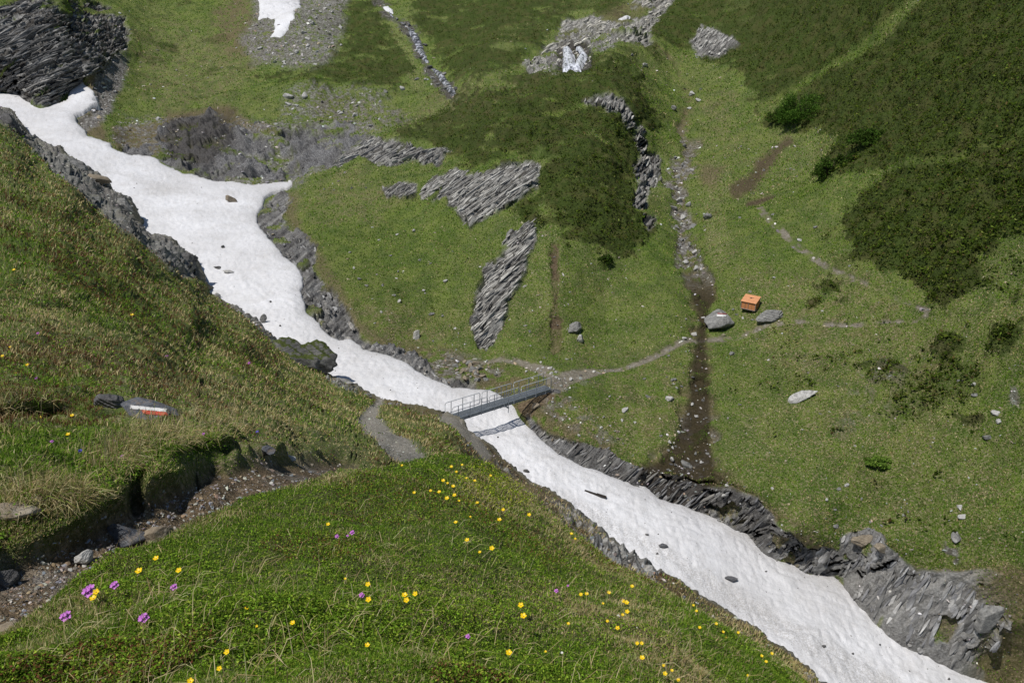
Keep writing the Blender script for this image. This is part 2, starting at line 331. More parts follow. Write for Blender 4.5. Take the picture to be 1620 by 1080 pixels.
STREAM = [(1045,80,3),(1070,110,6),(1092,150,8),(1078,200,8),(1088,240,12),(1070,290,18),(1078,340,20),(1085,390,20),(1098,430,24),(1112,462,28),(1114,500,18),(1110,530,16),(1108,570,21),(1107,620,23),(1098,680,32),(1084,730,54),(1066,762,66)]

# ------------------------------------------------------------ far valley sheet
us = np.concatenate([np.linspace(-320, -10, 50), np.arange(-8, 1630, 1.7), np.linspace(1634, 1960, 50)])
vs = np.concatenate([np.linspace(-320, -14, 36), np.arange(-12, 1090, 1.7), np.linspace(1094, 1300, 24)])
FU, FV = np.meshgrid(us, vs)
pts = []
for (u, v) in SNOW[2:80:2]: pts.append((u, v, float(snow_t(u, v))))
for u, v, z in CH: pts.append((u, v, float(snow_t(u, v))))
for u, v in [(60,200),(200,290),(300,350),(380,330),(440,300),(350,420),(420,470),(500,540),(620,600),(700,640),(780,700),(900,780),(1150,900),(1350,1010),
             (-200,120),(0,350),(200,600),(0,700),(400,700),(400,1000),(0,1100),(700,800),(700,1100),(900,950),(1100,1100),(1100,1250),(1400,1250),(1700,1250)]:
    pts.append((u, v, float(snow_t(u, v))))
pts += [ # right bank top and meadow
 (1600,1000,51.2),(1600,1085,53.6),(1560,1050,53.2),(1800,1000,46),(1600,900,51),(1600,800,52.5),(1600,600,58),(1600,400,66),(1600,200,77),(1600,0,93),(1900,600,46),(1900,200,60),(1900,-100,75),
 (1400,800,58),(1400,860,54.8),(1400,600,65),(1400,400,78),(1400,200,96),(1400,0,118),(1300,500,75),(1300,300,97),(1300,150,118),(1300,0,142),(1300,700,63),(1250,840,56.5),
 (1200,780,58.5),(1150,760,60),(1200,650,67),(1200,560,74),(1190,480,81),(1200,340,99),(1200,200,123),(1180,100,145),(1200,0,168),(1080,742,62),(1100,680,66.5),(1106,600,72.5),(1110,530,79),(1112,470,86),
 (1085,400,97),(1075,320,110),(1088,240,124),(1078,170,138),(1060,110,150),(1050,50,168),(1050,0,185),
 (1140,600,70.5),(1140,400,90),(1130,280,110),(1030,700,65),(960,705,65),(900,690,66),(1000,600,72),(1060,600,71.5),(1060,500,81),(1010,730,63),
 # around the far bridge head
 (870,603,70.2),(885,615,69.8),(850,640,69),(828,655,69.3),(900,640,68),(820,600,73),(760,600,75),(880,580,73.5),(740,605,74),
 # knoll
 (880,540,79),(880,470,82),(880,400,88),(880,330,94.5),(880,260,104),(880,190,117),(880,122,130),(880,108,140),(880,95,152),
 (960,540,79),(960,400,91),(960,260,106),(960,160,120),(960,85,136),(955,72,150),(1010,320,103),(1000,180,120),(1000,110,136),(1030,380,98),(1030,250,122),(1022,170,130),
 (760,540,80),(770,450,87),(760,360,96),(740,270,109),(760,200,118),(770,135,130),(760,120,142),
 (660,540,82),(660,450,89),(640,350,101),(640,270,113),(640,208,126),(640,190,142),(540,262,122),(540,240,132),(580,480,87),(540,400,97),(500,395,99),(470,310,112),(560,520,83),(520,300,114),
 # behind
 (905,88,157),(905,72,160),(860,95,156),(940,60,165),(900,30,184),(900,0,204),(900,-250,280),(750,90,165),(750,50,185),(750,0,210),(700,140,158),(600,100,178),(620,50,195),(600,0,218),
 (560,180,152),(500,200,146),(500,120,170),(480,40,200),(480,0,220),(300,0,228),(300,100,188),(300,170,160),(310,230,140),(400,200,148),(420,260,128),(220,180,156),(200,230,140),(160,170,154),(215,100,184),(230,20,215),
 (100,120,153),(100,60,162),(100,0,176),(0,100,153),(0,50,160),(0,0,170),(60,150,150),(-150,50,150),(-150,-200,200),(300,-250,330),(600,-250,300),(1200,-250,230),(1600,-250,125),(150,10,205),(120,-10,198),(175,100,168),(165,130,160),(140,110,156)]
FT = rbf(pts, FU, FV)
FP0 = pix(FU, FV, FT)
def grid_normals(P):
    a = np.gradient(P, axis=0); b = np.gradient(P, axis=1); n = np.cross(a, b); n /= np.linalg.norm(n, axis=-1, keepdims=True)+1e-9
    s = np.sign(np.sum(n*(P/(np.linalg.norm(P, axis=-1, keepdims=True)+1e-9)*0.5-np.array([0, 0, 1.0])), -1, keepdims=True)); return -n*np.where(s == 0, 1, s)      # outwards
FN = grid_normals(FP0)
mpp = FT/F                                        # metres per photo pixel
w1 = fbm(FP0, 0.22, 3, 1); w2 = fbm(FP0, 1.1, 3, 2); w3 = fbm(FP0, 0.06, 3, 3)
WARP = w1*7+w2*4
z0 = lambda: np.zeros(FU.shape)
mk = {k: z0() for k in ('heath','dry','rock','soil','gravel','wet','slate','pale')}  # wet: damp ground, plus the shade painted on the left cliff
rock_ids = {}
for i, (nm, (poly, (sl_, pa, we))) in enumerate(ROCKS.items()):
    sd = poly_sd(FU, FV, poly); m = mask(sd, 2.5, (WARP*0.7 + vn(FP0, 0.7, 31+i)*3)*(2.2 if nm == 'bank_b' else 1.3))
    if nm in ('slab_big', 'slab_up', 'slab_low', 'slab_small', 'left_cliff'):      # turf ledges between the strata
        tf = (0.34-0.4*sstep(70, 0, FV)) if nm == 'left_cliff' else 0.3
        m = m*(1-sstep(tf, tf+0.12, fbm(FP0@np.array([[0.77,0,-0.64],[0,1,0],[0.64,0,0.77]]), (0.12, 0.2, 0.9), 3, 50+i)))
    if nm in ('bank_a', 'bank_b', 'knoll_bank'): m = m*(1-0.9*sstep(0.34, 0.44, w2*0.5+fbm(FP0, (0.5, 0.5, 0.35), 3, 90+i)))
    if nm == 'wall_a': m = m*sstep(-0.30, 0.05, vn(FP0, (0.35, 0.35, 0.16), 62)+w2*0.5+0.05)
    if nm == 'bank_b': m = m*(1-0.95*sstep(1490, 1600, FU)*sstep(-0.35, 0.1, w2+w1*1.2))
    if nm == 'falls_rock': m = m*sstep(-0.42, -0.18, w2*0.6+w1)
    mk['rock'] = np.maximum(mk['rock'], m); mk['slate'] = np.maximum(mk['slate'], m*sl_); mk['pale'] = np.maximum(mk['pale'], m*pa)
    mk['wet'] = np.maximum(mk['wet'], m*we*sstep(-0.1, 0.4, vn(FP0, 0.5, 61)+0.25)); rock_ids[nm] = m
for poly, _ in HEATH:
    sd = poly_sd(FU, FV, poly); m = mask(sd-4, 7, WARP*3.0+fbm(FP0, (0.35, 0.5, 1.0), 3, 81)*16+vn(FP0, 1.6, 82)*5)
    mk['heath'] = np.maximum(mk['heath'], m)
patch = sstep(0.36, 0.52, w3*0.6+w1*0.8+w2*0.25)*sstep(1400, 1150, FU); mk['heath'] *= 1-0.75*patch; pt2 = fbm(FP0, (0.22, 0.3, 0.75), 4, 83); mk['heath'] *= 1-0.6*sstep(0.12, 0.42, pt2)*sstep(1350, 1050, FU)
mk['heath'] = np.maximum(mk['heath'], 0)
mk['heath'] = sstep(0.22, 0.74, mk['heath']+fbm(FP0, (0.5, 0.6, 1.1), 3, 85)*0.55+0.12*sstep(1100, 1300, FU)*(mk['heath'] > 0.2))
strip = mask(line_sd(FU, FV, [(1470,-20,6),(1430,20,8),(1380,60,10),(1330,95,7),(1280,125,6),(1240,150,8),(1210,165,14)]), 5, w2*6); mk['heath'] *= 1-0.85*strip
strip2 = mask(line_sd(FU, FV, [(1620,210,3),(1560,235,3),(1510,262,3),(1430,270,8),(1380,300,8)]), 4, w2*6); mk['heath'] *= 1-0.6*strip2
mk['heath'] = np.maximum(mk['heath'], 0.75*sstep(0.30, 0.42, w1+w2*0.4)*sstep(1150, 1500, FU)*sstep(900, 500, FV))
mk['heath'] = np.maximum(mk['heath'], 0.7*sstep(0.22, 0.4, w1+w3*0.5)*sstep(200, 100, FV)*sstep(180, 260, FU))
mk['dry'] = np.clip(0.35+w3*0.9+w1*0.35, 0, 1)*0.55
mk['heath'] = np.maximum(mk['heath'], 0.45*sstep(0.15, 0.5, fbm(FP0, (0.10, 0.14, 0.2), 3, 86))*sstep(1150, 1350, FU)*sstep(960, 850, FV)*sstep(380, 460, FV))
mk['dry'] += 0.35*sstep(1120, 1200, FU)*sstep(380, 500, FV)
mk['dry'] = np.maximum(mk['dry'], mask(poly_sd(FU, FV, [(1120,250),(1170,255),(1140,330),(1165,400),(1140,440),(1120,400),(1110,320)]), 8, WARP)*0.8)
def zone(key, poly, amt=1.0, w=6, k=1.0, broken=None):
    m = mask(poly_sd(FU, FV, poly), w, WARP*k)*amt
    if broken is not None: m = m*sstep(broken-0.12, broken+0.12, w2*0.8+vn(FP0, 2.2, 77)*0.6)
    mk[key] = np.maximum(mk[key], m); return m
# scree, gravel and bare soil
zone('gravel', [(395,-60),(560,-60),(545,20),(535,70),(520,98),(470,108),(400,100),(380,70),(400,40)], 0.9, 10, 1.2, -0.28)
zone('soil', [(330,20),(400,-40),(415,50),(400,95),(360,90)], 0.75, 14, 2, -0.2); zone('soil', [(395,10),(470,80),(420,105),(380,95)], 0.6, 14, 2, -0.1)
zone('gravel', [(150,95),(190,80),(205,95),(190,145),(165,190),(130,205),(120,186),(140,178),(150,150)], 1, 5)
zone('soil', [(128,150),(150,95),(165,120),(160,190),(180,240),(140,216),(122,196)], 0.8, 6)
zone('gravel', [(190,180),(600,190),(560,250),(470,300),(340,292),(250,250),(170,230)], 0.85, 8, 1, 0.05)
zone('soil', [(175,200),(255,190),(262,170),(360,168),(420,200),(440,220),(380,215),(300,190),(270,210),(250,250),(180,240)], 0.8, 7)
zone('gravel', [(262,215),(300,200),(470,205),(560,190),(600,205),(520,270),(465,300),(340,290),(270,268)], 0.8, 8, 1, -0.15)
zone('gravel', [(440,150),(500,140),(600,150),(650,180),(610,208),(560,225),(470,215),(445,180)], 0.75, 10, 1.5, 0.02)
zone('soil', [(500,160),(650,170),(600,210),(520,220)], 0.5, 10, 1.5, 0.0)
m = mask(line_sd(FU, FV, [(590,-10,2),(610,20,4),(650,50,6),(665,90,6),(685,120,7),(715,148,7)]), 4, WARP*1.5+vn(FP0, 0.8, 87)*4); mk['gravel'] = np.maximum(mk['gravel'], m*0.9); mk['wet'] = np.maximum(mk['wet'], m*0.7)
m = mask(line_sd(FU, FV, [(620,40,10),(640,80,12),(660,130,14)]), 8, WARP); mk['dry'] = np.maximum(mk['dry'], m*0.7)
zone('wet', [(880,74),(890,66),(928,66),(938,84),(934,108),(882,108)], 0.95, 3, 0.4)
zone('wet', [(255,200),(290,178),(365,180),(375,230),(330,270),(265,262)], 0.8, 14, 1.5)
zone('wet', [(1030,720),(1130,720),(1180,770),(1100,775),(1040,760)], 0.6, 10, 1.5)
zone('soil', [(870,100),(890,50),(960,20),(1000,0),(1040,10),(980,50),(930,60)], 0.5, 8)
for poly_, a_ in (([(480,470),(640,490),(700,530),(640,560),(560,540),(500,500)], 0.9), ([(470,310),(560,270),(640,300),(600,340),(500,360)], 0.7), ([(930,560),(1080,560),(1090,700),(960,690)], 0.8),
    ([(200,60),(300,30),(420,90),(380,150),(240,180)], 0.9), ([(1160,430),(1420,440),(1500,560),(1400,640),(1200,560)], 0.8), ([(1300,640),(1560,660),(1600,800),(1400,820),(1280,740)], 0.6), ([(1120,120),(1200,180),(1140,260),(1100,200)], 0.6), ([(620,190),(760,130),(860,120),(720,180),(620,230)], 0.9)):
    zone('dry', poly_, a_, 22, 4, -0.1); zone('soil', poly_, a_*0.4, 22, 4, 0.12)
# bank soil along the snow
zone('soil', [(575,530),(650,540),(720,560),(760,575),(880,600),(900,640),(870,640),(960,700),(1020,735),(1080,700),(1100,690),(1130,720),(1180,760),(1230,800),(1290,850),(1340,870),(1300,930),(1180,850),(1060,800),(860,705),(800,640),(700,620),(600,565)], 0.72, 12, 2, -0.22)
zone('soil', [(1440,900),(1620,900),(1800,1000),(1800,1200),(1560,1080),(1500,1030)], 0.75, 10, 2)
zone('soil', [(820,640),(872,612),(880,628),(850,650),(838,668),(820,655)], 1, 3)
zone('gravel', [(640,575),(700,560),(760,572),(800,590),(740,612),(690,605)], 0.7, 8, 1, -0.1)
zone('gravel', [(870,590),(920,585),(935,600),(900,640),(980,690),(940,700),(860,650)], 0.5, 8, 1, 0.0)
zone('soil', [(440,300),(470,305),(478,360),(510,395),(560,500),(600,540),(560,530),(490,420),(450,345)], 0.6, 8)
zone('dry', [(900,640),(1080,640),(1090,720),(960,710),(880,680)], 0.8, 12)
zone('dry', [(1100,720),(1620,850),(1620,930),(1500,900),(1350,840),(1230,800)], 0.6, 25)
m = mask(line_sd(FU, FV, [(877,390,6),(880,470,7),(880,546,7)]), 2.5, w2*6+vn(FP0, 3.0, 84)*3.5)*(0.55+0.45*sstep(-0.3, 0.1, vn(FP0, 0.8, 89))); mk['soil'] = np.maximum(mk['soil'], m); TRENCH = m; mk['wet'] = np.maximum(mk['wet'], m*0.25)
ss = line_sd(FU, FV, STREAM)-5; m = mask(ss, 9, WARP*2.6+vn(FP0, 0.45, 79)*11+vn(FP0, 1.3, 88)*7)*sstep(-0.55, -0.1, w2+vn(FP0, 1.5, 80)*0.4)
mk['soil'] = np.maximum(mk['soil'], m*0.75); mk['heath'] *= 1-m
STREAMM = m; up = sstep(470, 410, FV)
mk['gravel'] = np.maximum(mk['gravel'], m*up*sstep(-0.15, 0.2, w2+0.1)*sstep(180, 260, FV)); mk['gravel'] = np.maximum(mk['gravel'], m*0.6*sstep(-0.05, 0.3, w2)*sstep(610, 690, FV))
mk['wet'] = np.maximum(mk['wet'], mask(ss-5, 5, WARP*0.5)*(1-up)*0.95)
m = mask(line_sd(FU, FV, [(1245,218,7),(1215,245,8),(1185,285,10),(1165,300,8)]), 6, WARP); mk['soil'] = np.maximum(mk['soil'], m*0.85); mk['wet'] = np.maximum(mk['wet'], m*0.5); mk['heath'] *= 1-m
m = mask(line_sd(FU, FV, [(1185,322,4),(1222,312,4)]), 4, WARP*.5); mk['soil'] = np.maximum(mk['soil'], m); mk['wet'] = np.maximum(mk['wet'], m*0.6)
zone('soil', [(1108,260),(1150,258),(1130,300),(1108,300)], 0.7, 8)
zone('gravel', [(1360,590),(1420,560),(1440,600),(1380,680),(1330,690)], 0.25, 20, 2, 0.1); zone('gravel', [(1495,850),(1515,850),(1512,905),(1490,905)], 0.9, 4, 1, 0.0); zone('gravel', [(1598,610),(1615,612),(1612,645),(1598,640)], 0.8, 4)
pathm = z0(); path_ids = {}
for nm, L in PATHS.items():
    m = mask(line_sd(FU, FV, L), 1.8, w2*2.2); path_ids[nm] = m; pathm = np.maximum(pathm, m)
pbk = sstep(-0.25, 0.25, w2+vn(FP0, 2.0, 78)*0.5+0.35*sstep(1150, 1050, FU))
mk['pale'] = np.maximum(mk['pale'], pathm); mk['gravel'] = np.maximum(mk['gravel'], pathm*0.6*pbk); mk['soil'] = np.maximum(mk['soil'], pathm*pbk*0.8); mk['heath'] *= 1-pathm
SNSD = poly_sd(FU, FV, SNOW, 120)
snedge = SNSD + w2*3.0 + w1*2.5
# displacement of the sheet along its own normal
rk = mk['rock']; ht = mk['heath']*(1-rk)
N1 = np.array([-0.62, 0.165, 0.6]); N1 /= np.linalg.norm(N1); cs = FP0@N1
def strata(c, P, freq, seed):
    s = c*freq + fbm(P, 0.25, 3, seed)*1.6; f = s-np.floor(s); return np.where(f < 0.82, f/0.82, (1-f)/0.18)-0.5
disp = fbm(FP0, 0.075, 2, 26)*1.5 + fbm(FP0, 0.16, 3, 11)*1.0 + fbm(FP0, 0.9, 3, 12)*0.16
disp += ht*(1-np.abs(fbm(FP0, 0.55, 3, 13))*2.6)*0.42
disp += ht*np.abs(vn(FP0, 2.3, 14))*0.14
rockd = strata(cs, FP0, 0.55, 15)*0.9 + strata(cs, FP0, 1.7, 16)*0.55 + strata(cs, FP0, 3.6, 25)*0.16 + fbm(FP0, 0.35, 3, 17)*1.1 - np.abs(vn(FP0, 0.6, 18))*0.5 + 0.1
slm = np.clip(mk['slate']*1.2, 0, 1); rockd2 = fbm(FP0, 0.4, 4, 19)*1.4 + (0.5-np.abs(fbm(FP0, (0.55, 0.5, 0.4), 4, 20))*2.2)*1.0 - 0.2
rk_amp = 1-0.45*np.maximum(rock_ids['bank_a'], rock_ids['bank_b'])
disp = disp*(1-rk) + rk*(rockd*(1-slm*0.7) + rockd2*slm*0.7)*rk_amp
disp -= rock_ids['bank_b']*(1-sstep(0.0, 0.16, np.abs(fbm(FP0, (0.45, 0.45, 0.10), 3, 24))))*0.3
disp += rock_ids['wall_a']*(fbm(FP0, (0.30, 0.30, 0.06), 3, 22)*2.4+fbm(FP0, (0.9, 0.9, 0.25), 2, 23)*0.5)
disp += mk['gravel']*(vn(FP0, 2.6, 21)**2)*0.22
fallm = mask(poly_sd(FU, FV, [(882,70),(932,68),(934,106),(882,108)]), 5, 0); disp *= 1-fallm*0.9; disp -= fallm*0.8
disp -= STREAMM*0.5 + TRENCH*0.45 + pathm*0.10
disp = np.where(SNSD > -4, disp*0.4, disp)
disp *= sstep(-10, 12, -SNSD+12)
FP = FP0 + FN*disp[..., None]
FP[..., 2] -= sstep(0, 8, snedge)*1.6 + sstep(0, 40, snedge)*1.5
FNn = grid_normals(FP)
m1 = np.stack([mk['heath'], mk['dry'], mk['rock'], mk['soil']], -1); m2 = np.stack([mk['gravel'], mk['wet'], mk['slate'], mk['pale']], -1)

class Grid:
    def __init__(s, us, vs, P, N, f=None): s.us, s.vs, s.P, s.N, s.f = us, vs, P, N, f
    def idx(s, u, v):
        i = np.interp(u, s.us, np.arange(len(s.us)))
        j = np.interp(v, s.vs, np.arange(len(s.vs))) if s.f is None else s.f(u, v)
        i = np.clip(i, 0, s.P.shape[1]-1.001); j = np.clip(j, 0, s.P.shape[0]-1.001); return i, j
    def samp(s, A, u, v):
        u = np.atleast_1d(np.asarray(u, float)); v = np.atleast_1d(np.asarray(v, float)); i, j = s.idx(u, v)
        i0 = i.astype(int); j0 = j.astype(int); a = (i-i0); b = (j-j0)
        if A.ndim == 3: a = a[:, None]; b = b[:, None]
        return (A[j0, i0]*(1-a)+A[j0, i0+1]*a)*(1-b)+(A[j0+1, i0]*(1-a)+A[j0+1, i0+1]*a)*b
    def p(s, u, v): return s.samp(s.P, u, v)
    def n(s, u, v):
        n = s.samp(s.N, u, v); return n/np.linalg.norm(n, axis=1, keepdims=True)
FAR = Grid(us, vs, FP, FNn)

def sheet_objects(P, mat, attrs, groups, base, keep=None, smooth=True):
    """one grid, split into neighbouring ground objects; groups: list of (mask, name, tags)"""
    H, Wd = P.shape[:2]; J, I = np.meshgrid(np.arange(H-1), np.arange(Wd-1), indexing='ij')
    idx = (J*Wd+I); quads = np.stack([idx, idx+Wd, idx+1+Wd, idx+1], -1)
    qc = np.full((H-1, Wd-1), -1)
    for g, (m, nm, tg) in enumerate(groups): qc[m[:-1, :-1] > 0.5] = g
    if keep is not None: qc[~keep[:-1, :-1]] = -2
    flat = P.reshape(-1, 3); N = grid_normals(P).reshape(-1, 3)
    for g in range(-1, len(groups)):
        q = quads[qc == g]
        if len(q) == 0: continue
        used, inv = np.unique(q, return_inverse=True)
        nm, tg = (base if g < 0 else groups[g][1:])
        o = np_mesh(nm, flat[used], inv.reshape(-1, 4), [mat], smooth, {k: a.reshape(-1, 4)[used] for k, a in attrs.items()})
        o.data.normals_split_custom_set_from_vertices(N[used].tolist()) if len(used) < 60000 else None
        tag(o, **tg)
keep = (FV < rim(FU)+70) | (FU > 1330)
LBL = {'left_cliff': 'dark layered cliff above the top of the snow gully at upper left',
 'wall_a': 'crumbling grey rock wall above the snow at upper left, topped by brown turf',
 'knoll_bank': 'dark rounded rock bank along the right side of the snow below the grassy knoll',
 'slab_big': 'large striped grey slab with slanting layers in the middle of the knoll',
 'slab_low': 'long narrow layered grey slab running down the knoll towards the bridge',
 'slab_up': 'layered grey ledges on the left shoulder of the knoll',
 'slab_small': 'small worn ledge in the turf left of the large striped slab',
 'ridge_cliff': 'narrow dark cliff along the right edge of the knoll beside the stream',
 'ridge_foot': 'tiny dark crag at the foot of the cliff on the right edge of the knoll',
 'falls_rock': 'pale rock around the small waterfall at top centre',
 'right_crag': 'pale crag in dark scrub right of the waterfall at the top',
 'bank_a': 'dark wet slate bank right of the snow below the stream mouth',
 'bank_b': 'blue grey slate face above the snow at lower right'}
groups = [(rock_ids[k], 'rock_outcrop', dict(label=LBL[k], cat='rock outcrop')) for k in ROCKS]
for k, m in path_ids.items(): groups.append((m, 'path', dict(kind='structure')))
groups.append((STREAMM*(FV > 200), 'stream_bed', dict(kind='structure')))
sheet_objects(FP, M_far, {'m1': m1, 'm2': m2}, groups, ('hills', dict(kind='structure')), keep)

b = NB('broken_schist', 0.85, 0.25); a_ = b.add('ShaderNodeAttribute', attribute_name='col'); P = b.pos(); n_ = b.noise(aniso(b, P, (-0.62, 0.165, 0.6), 2.6, 0.3, 0.6), 1.0, 5, 0.7); n2_ = b.noise(P, 5, 3, 0.7)
b.l(b.mix(0.85, a_.outputs['Color'], b.mix(b.rng(n_, 0.35, 0.62), (0.25, 0.245, 0.24), (1.35, 1.34, 1.3)), 'MULTIPLY'), b.p.inputs['Base Color']); b.bump(b.math('ADD', n_, b.math('MULTIPLY', n2_, 0.5)), 0.8, 0.15); M_plate = b.m
def ledges(key, n, ang, L, T, Hh, cols, seed):
    r = np.random.default_rng(seed); pl = ROCKS[key][0]; pu = np.array([p[0] for p in pl]); pv = np.array([p[1] for p in pl])
    u = r.uniform(max(-20, pu.min()), pu.max(), n*6); v = r.uniform(max(-20, pv.min()), pv.max(), n*6); ok = FAR.samp(rock_ids[key], u, v) > 0.6; u, v = u[ok][:n], v[ok][:n]; n = len(u)
    P = FAR.p(u, v); N = FAR0.n(u, v); t = P@np.array([0, cp, -sp_]); an = np.radians(ang+r.normal(size=n)*6)
    step = 6.0; Q = FAR0.p(u+np.cos(an)*step, v-np.sin(an)*step)-FAR0.p(u-np.cos(an)*step, v+np.sin(an)*step); D = nrm(Q); Sd = nrm(np.cross(N, D)); N = nrm(N+r.normal(size=(n, 3))*0.1)
    l = (L[0]+(L[1]-L[0])*r.random(n)**1.6)[:, None]; w = (T[0]+(T[1]-T[0])*r.random(n))[:, None]; h = (Hh[0]+(Hh[1]-Hh[0])*r.random(n)**1.5)[:, None]
    uv = lambda Q_: (810+F*Q_[:, 0]/(Q_@np.array([0, cp, -sp_])), 540-F*(Q_@np.array([0, sp_, cp]))/(Q_@np.array([0, cp, -sp_])))
    for _ in range(5):
        for sg in (-0.5, 0.5):
            eu, ev = uv(P+D*l*sg); bad = FAR.samp(rock_ids[key], eu, ev) < 0.55; l = np.where(bad[:, None], l*0.72, l)
    V = []
    for a in (-1, -0.45, 0.1, 0.6, 1):
        k = (1-0.62*abs(a)**2.2)
        for sx, hz_ in ((-1, -0.5), (-0.75, 0.75), (0.35, 1.0), (1, -0.5)):
            V.append(P+D*l*0.5*(a+0.12*(r.random((n, 1))-0.5))+Sd*w*0.5*sx*k*(0.8+0.4*r.random((n, 1)))+N*h*hz_*(k if hz_ > 0 else 1)*(0.75+0.5*r.random((n, 1))))
    V = np.stack(V, 1); fc = []
    for a in range(4):
        for c in range(4): fc.append([a*4+c, a*4+(c+1) % 4, (a+1)*4+(c+1) % 4, (a+1)*4+c])
    fc += [[3, 2, 1, 0], [16, 17, 18, 19]]
    Fc = (np.array(fc)[None]+np.arange(n)[:, None, None]*20).reshape(-1, 4); c = np.array(cols)[r.integers(0, len(cols), n)]*(0.8+0.4*r.random((n, 1))); C = np.concatenate([np.repeat(c[:, None], 20, 1), np.ones((n, 20, 1))], -1)
    o = np_mesh('ledge', V.reshape(-1, 3), Fc, [M_plate], False, {'col': C.reshape(-1, 4)}); o['kind'] = 'stuff'
    for q in bpy.data.objects:
        if q.get('label') == LBL[key]: o.parent = q
FAR0 = Grid(us, vs, FP0, FN); nrm = lambda a: a/(np.linalg.norm(a, axis=-1, keepdims=True)+1e-9)
def pick(colors, idx, jit=0.22):
    c = np.array(colors)[idx]; return np.clip(c*(1+(rng.random((len(idx), 1))-0.5)*2*jit)*(1+(rng.random((len(idx), 3))-0.5)*0.16), 0, 1)
SC = [(0.42,0.41,0.385),(0.36,0.35,0.33),(0.48,0.47,0.44),(0.29,0.28,0.265)]; SD = [(0.15,0.148,0.145),(0.22,0.215,0.21),(0.10,0.098,0.096),(0.28,0.27,0.255)]; SB = [(0.30,0.30,0.305),(0.22,0.22,0.23),(0.38,0.375,0.37),(0.30,0.26,0.20)]
ledges('slab_big', 520, 36, (1.2, 7), (0.10, 0.34), (0.03, 0.22), SC, 1); ledges('slab_low', 420, 40, (1.0, 5), (0.09, 0.30), (0.02, 0.19), SC, 2); ledges('slab_up', 380, 30, (1.2, 5), (0.1, 0.3), (0.06, 0.4), SC+SD[:2], 3)
ledges('slab_small', 60, 36, (0.5, 2), (0.1, 0.25), (0.04, 0.2), SC, 4); ledges('ridge_cliff', 200, 70, (0.8, 3), (0.2, 0.5), (0.1, 0.5), SC+SD, 5); ledges('left_cliff', 900, 22, (1.5, 7), (0.2, 0.6), (0.12, 0.75), SD, 6)
ledges('bank_a', 300, 42, (0.8, 3.2), (0.07, 0.22), (0.02, 0.16), SD+SB[:2], 8); ledges('bank_b', 200, 60, (0.8, 3.5), (0.10, 0.40), (0.01, 0.08), SB[:3]+SD[:2], 9); ledges('knoll_bank', 260, 125, (0.8, 3), (0.15, 0.5), (0.04, 0.25), SD+SB[:1], 7)
ledges('falls_rock', 260, 25, (1.0, 4), (0.3, 0.9), (0.1, 0.5), [(0.46,0.44,0.39),(0.36,0.35,0.32),(0.52,0.50,0.44)], 10); ledges('right_crag', 90, 40, (0.8, 3), (0.25, 0.7), (0.1, 0.5), SC, 11)

# ------------------------------------------------------------ snow filling the gully
su = np.arange(-110, 1800, 1.9); sv = np.arange(100, 1300, 1.9); SU, SV = np.meshgrid(su, sv)
sT = snow_t(SU[::4, ::4], SV[::4, ::4]); SG = Grid(su[::4], sv[::4], sT, sT)
ST = SG.samp(sT, SU.ravel(), SV.ravel()).reshape(SU.shape); SP = pix(SU, SV, ST)
sw1 = fbm(SP, 0.22, 3, 1); sw2 = fbm(SP, 1.1, 3, 2)
ssd = poly_sd(SU, SV, SNOW, 40) + sw2*3.0 + sw1*2.5; sdm = ssd*ST/F
hgt = np.where(sdm > 0, 0.30+0.22*(1-np.exp(-np.maximum(sdm, 0)/0.5)), 0.30+sdm*7)
cups = np.abs(vn(SP, (1.5, 1.5, 0), 40))*0.12 + np.abs(vn(SP, (3.1, 2.8, 0), 41))*0.07
und = fbm(SP, (0.12, 0.12, 0), 3, 42)*0.40
# hollow melted under the bridge and along the far bank
hol = np.exp(-((SU-770)/70)**2-((SV-668)/26)**2)*0.7
SP[..., 2] += hgt + (cups+und)*np.clip(sdm/1.2, 0, 1) - hol
dirt = np.clip(np.exp(-np.maximum(sdm, 0)/0.8)*0.5 + mask(poly_sd(SU, SV, [(190,280),(290,290),(330,315),(260,320)]), 10, sw2*8)*0.35 + mask(line_sd(SU, SV, [(900,800,8),(1100,920,14),(1300,1040,20),(1400,1100,26)]), 14, sw2*10)*0.5, 0, 1)
sm = np.stack([dirt, dirt*0, dirt*0, dirt*0], -1)
kp = (ssd > -2.5) & (SV < rim(SU)+55)
sheet_objects(SP, M_snow, {'m1': sm}, [], ('snow', dict(kind='structure')), kp)
SNOWG = Grid(su, sv, SP, grid_normals(SP))

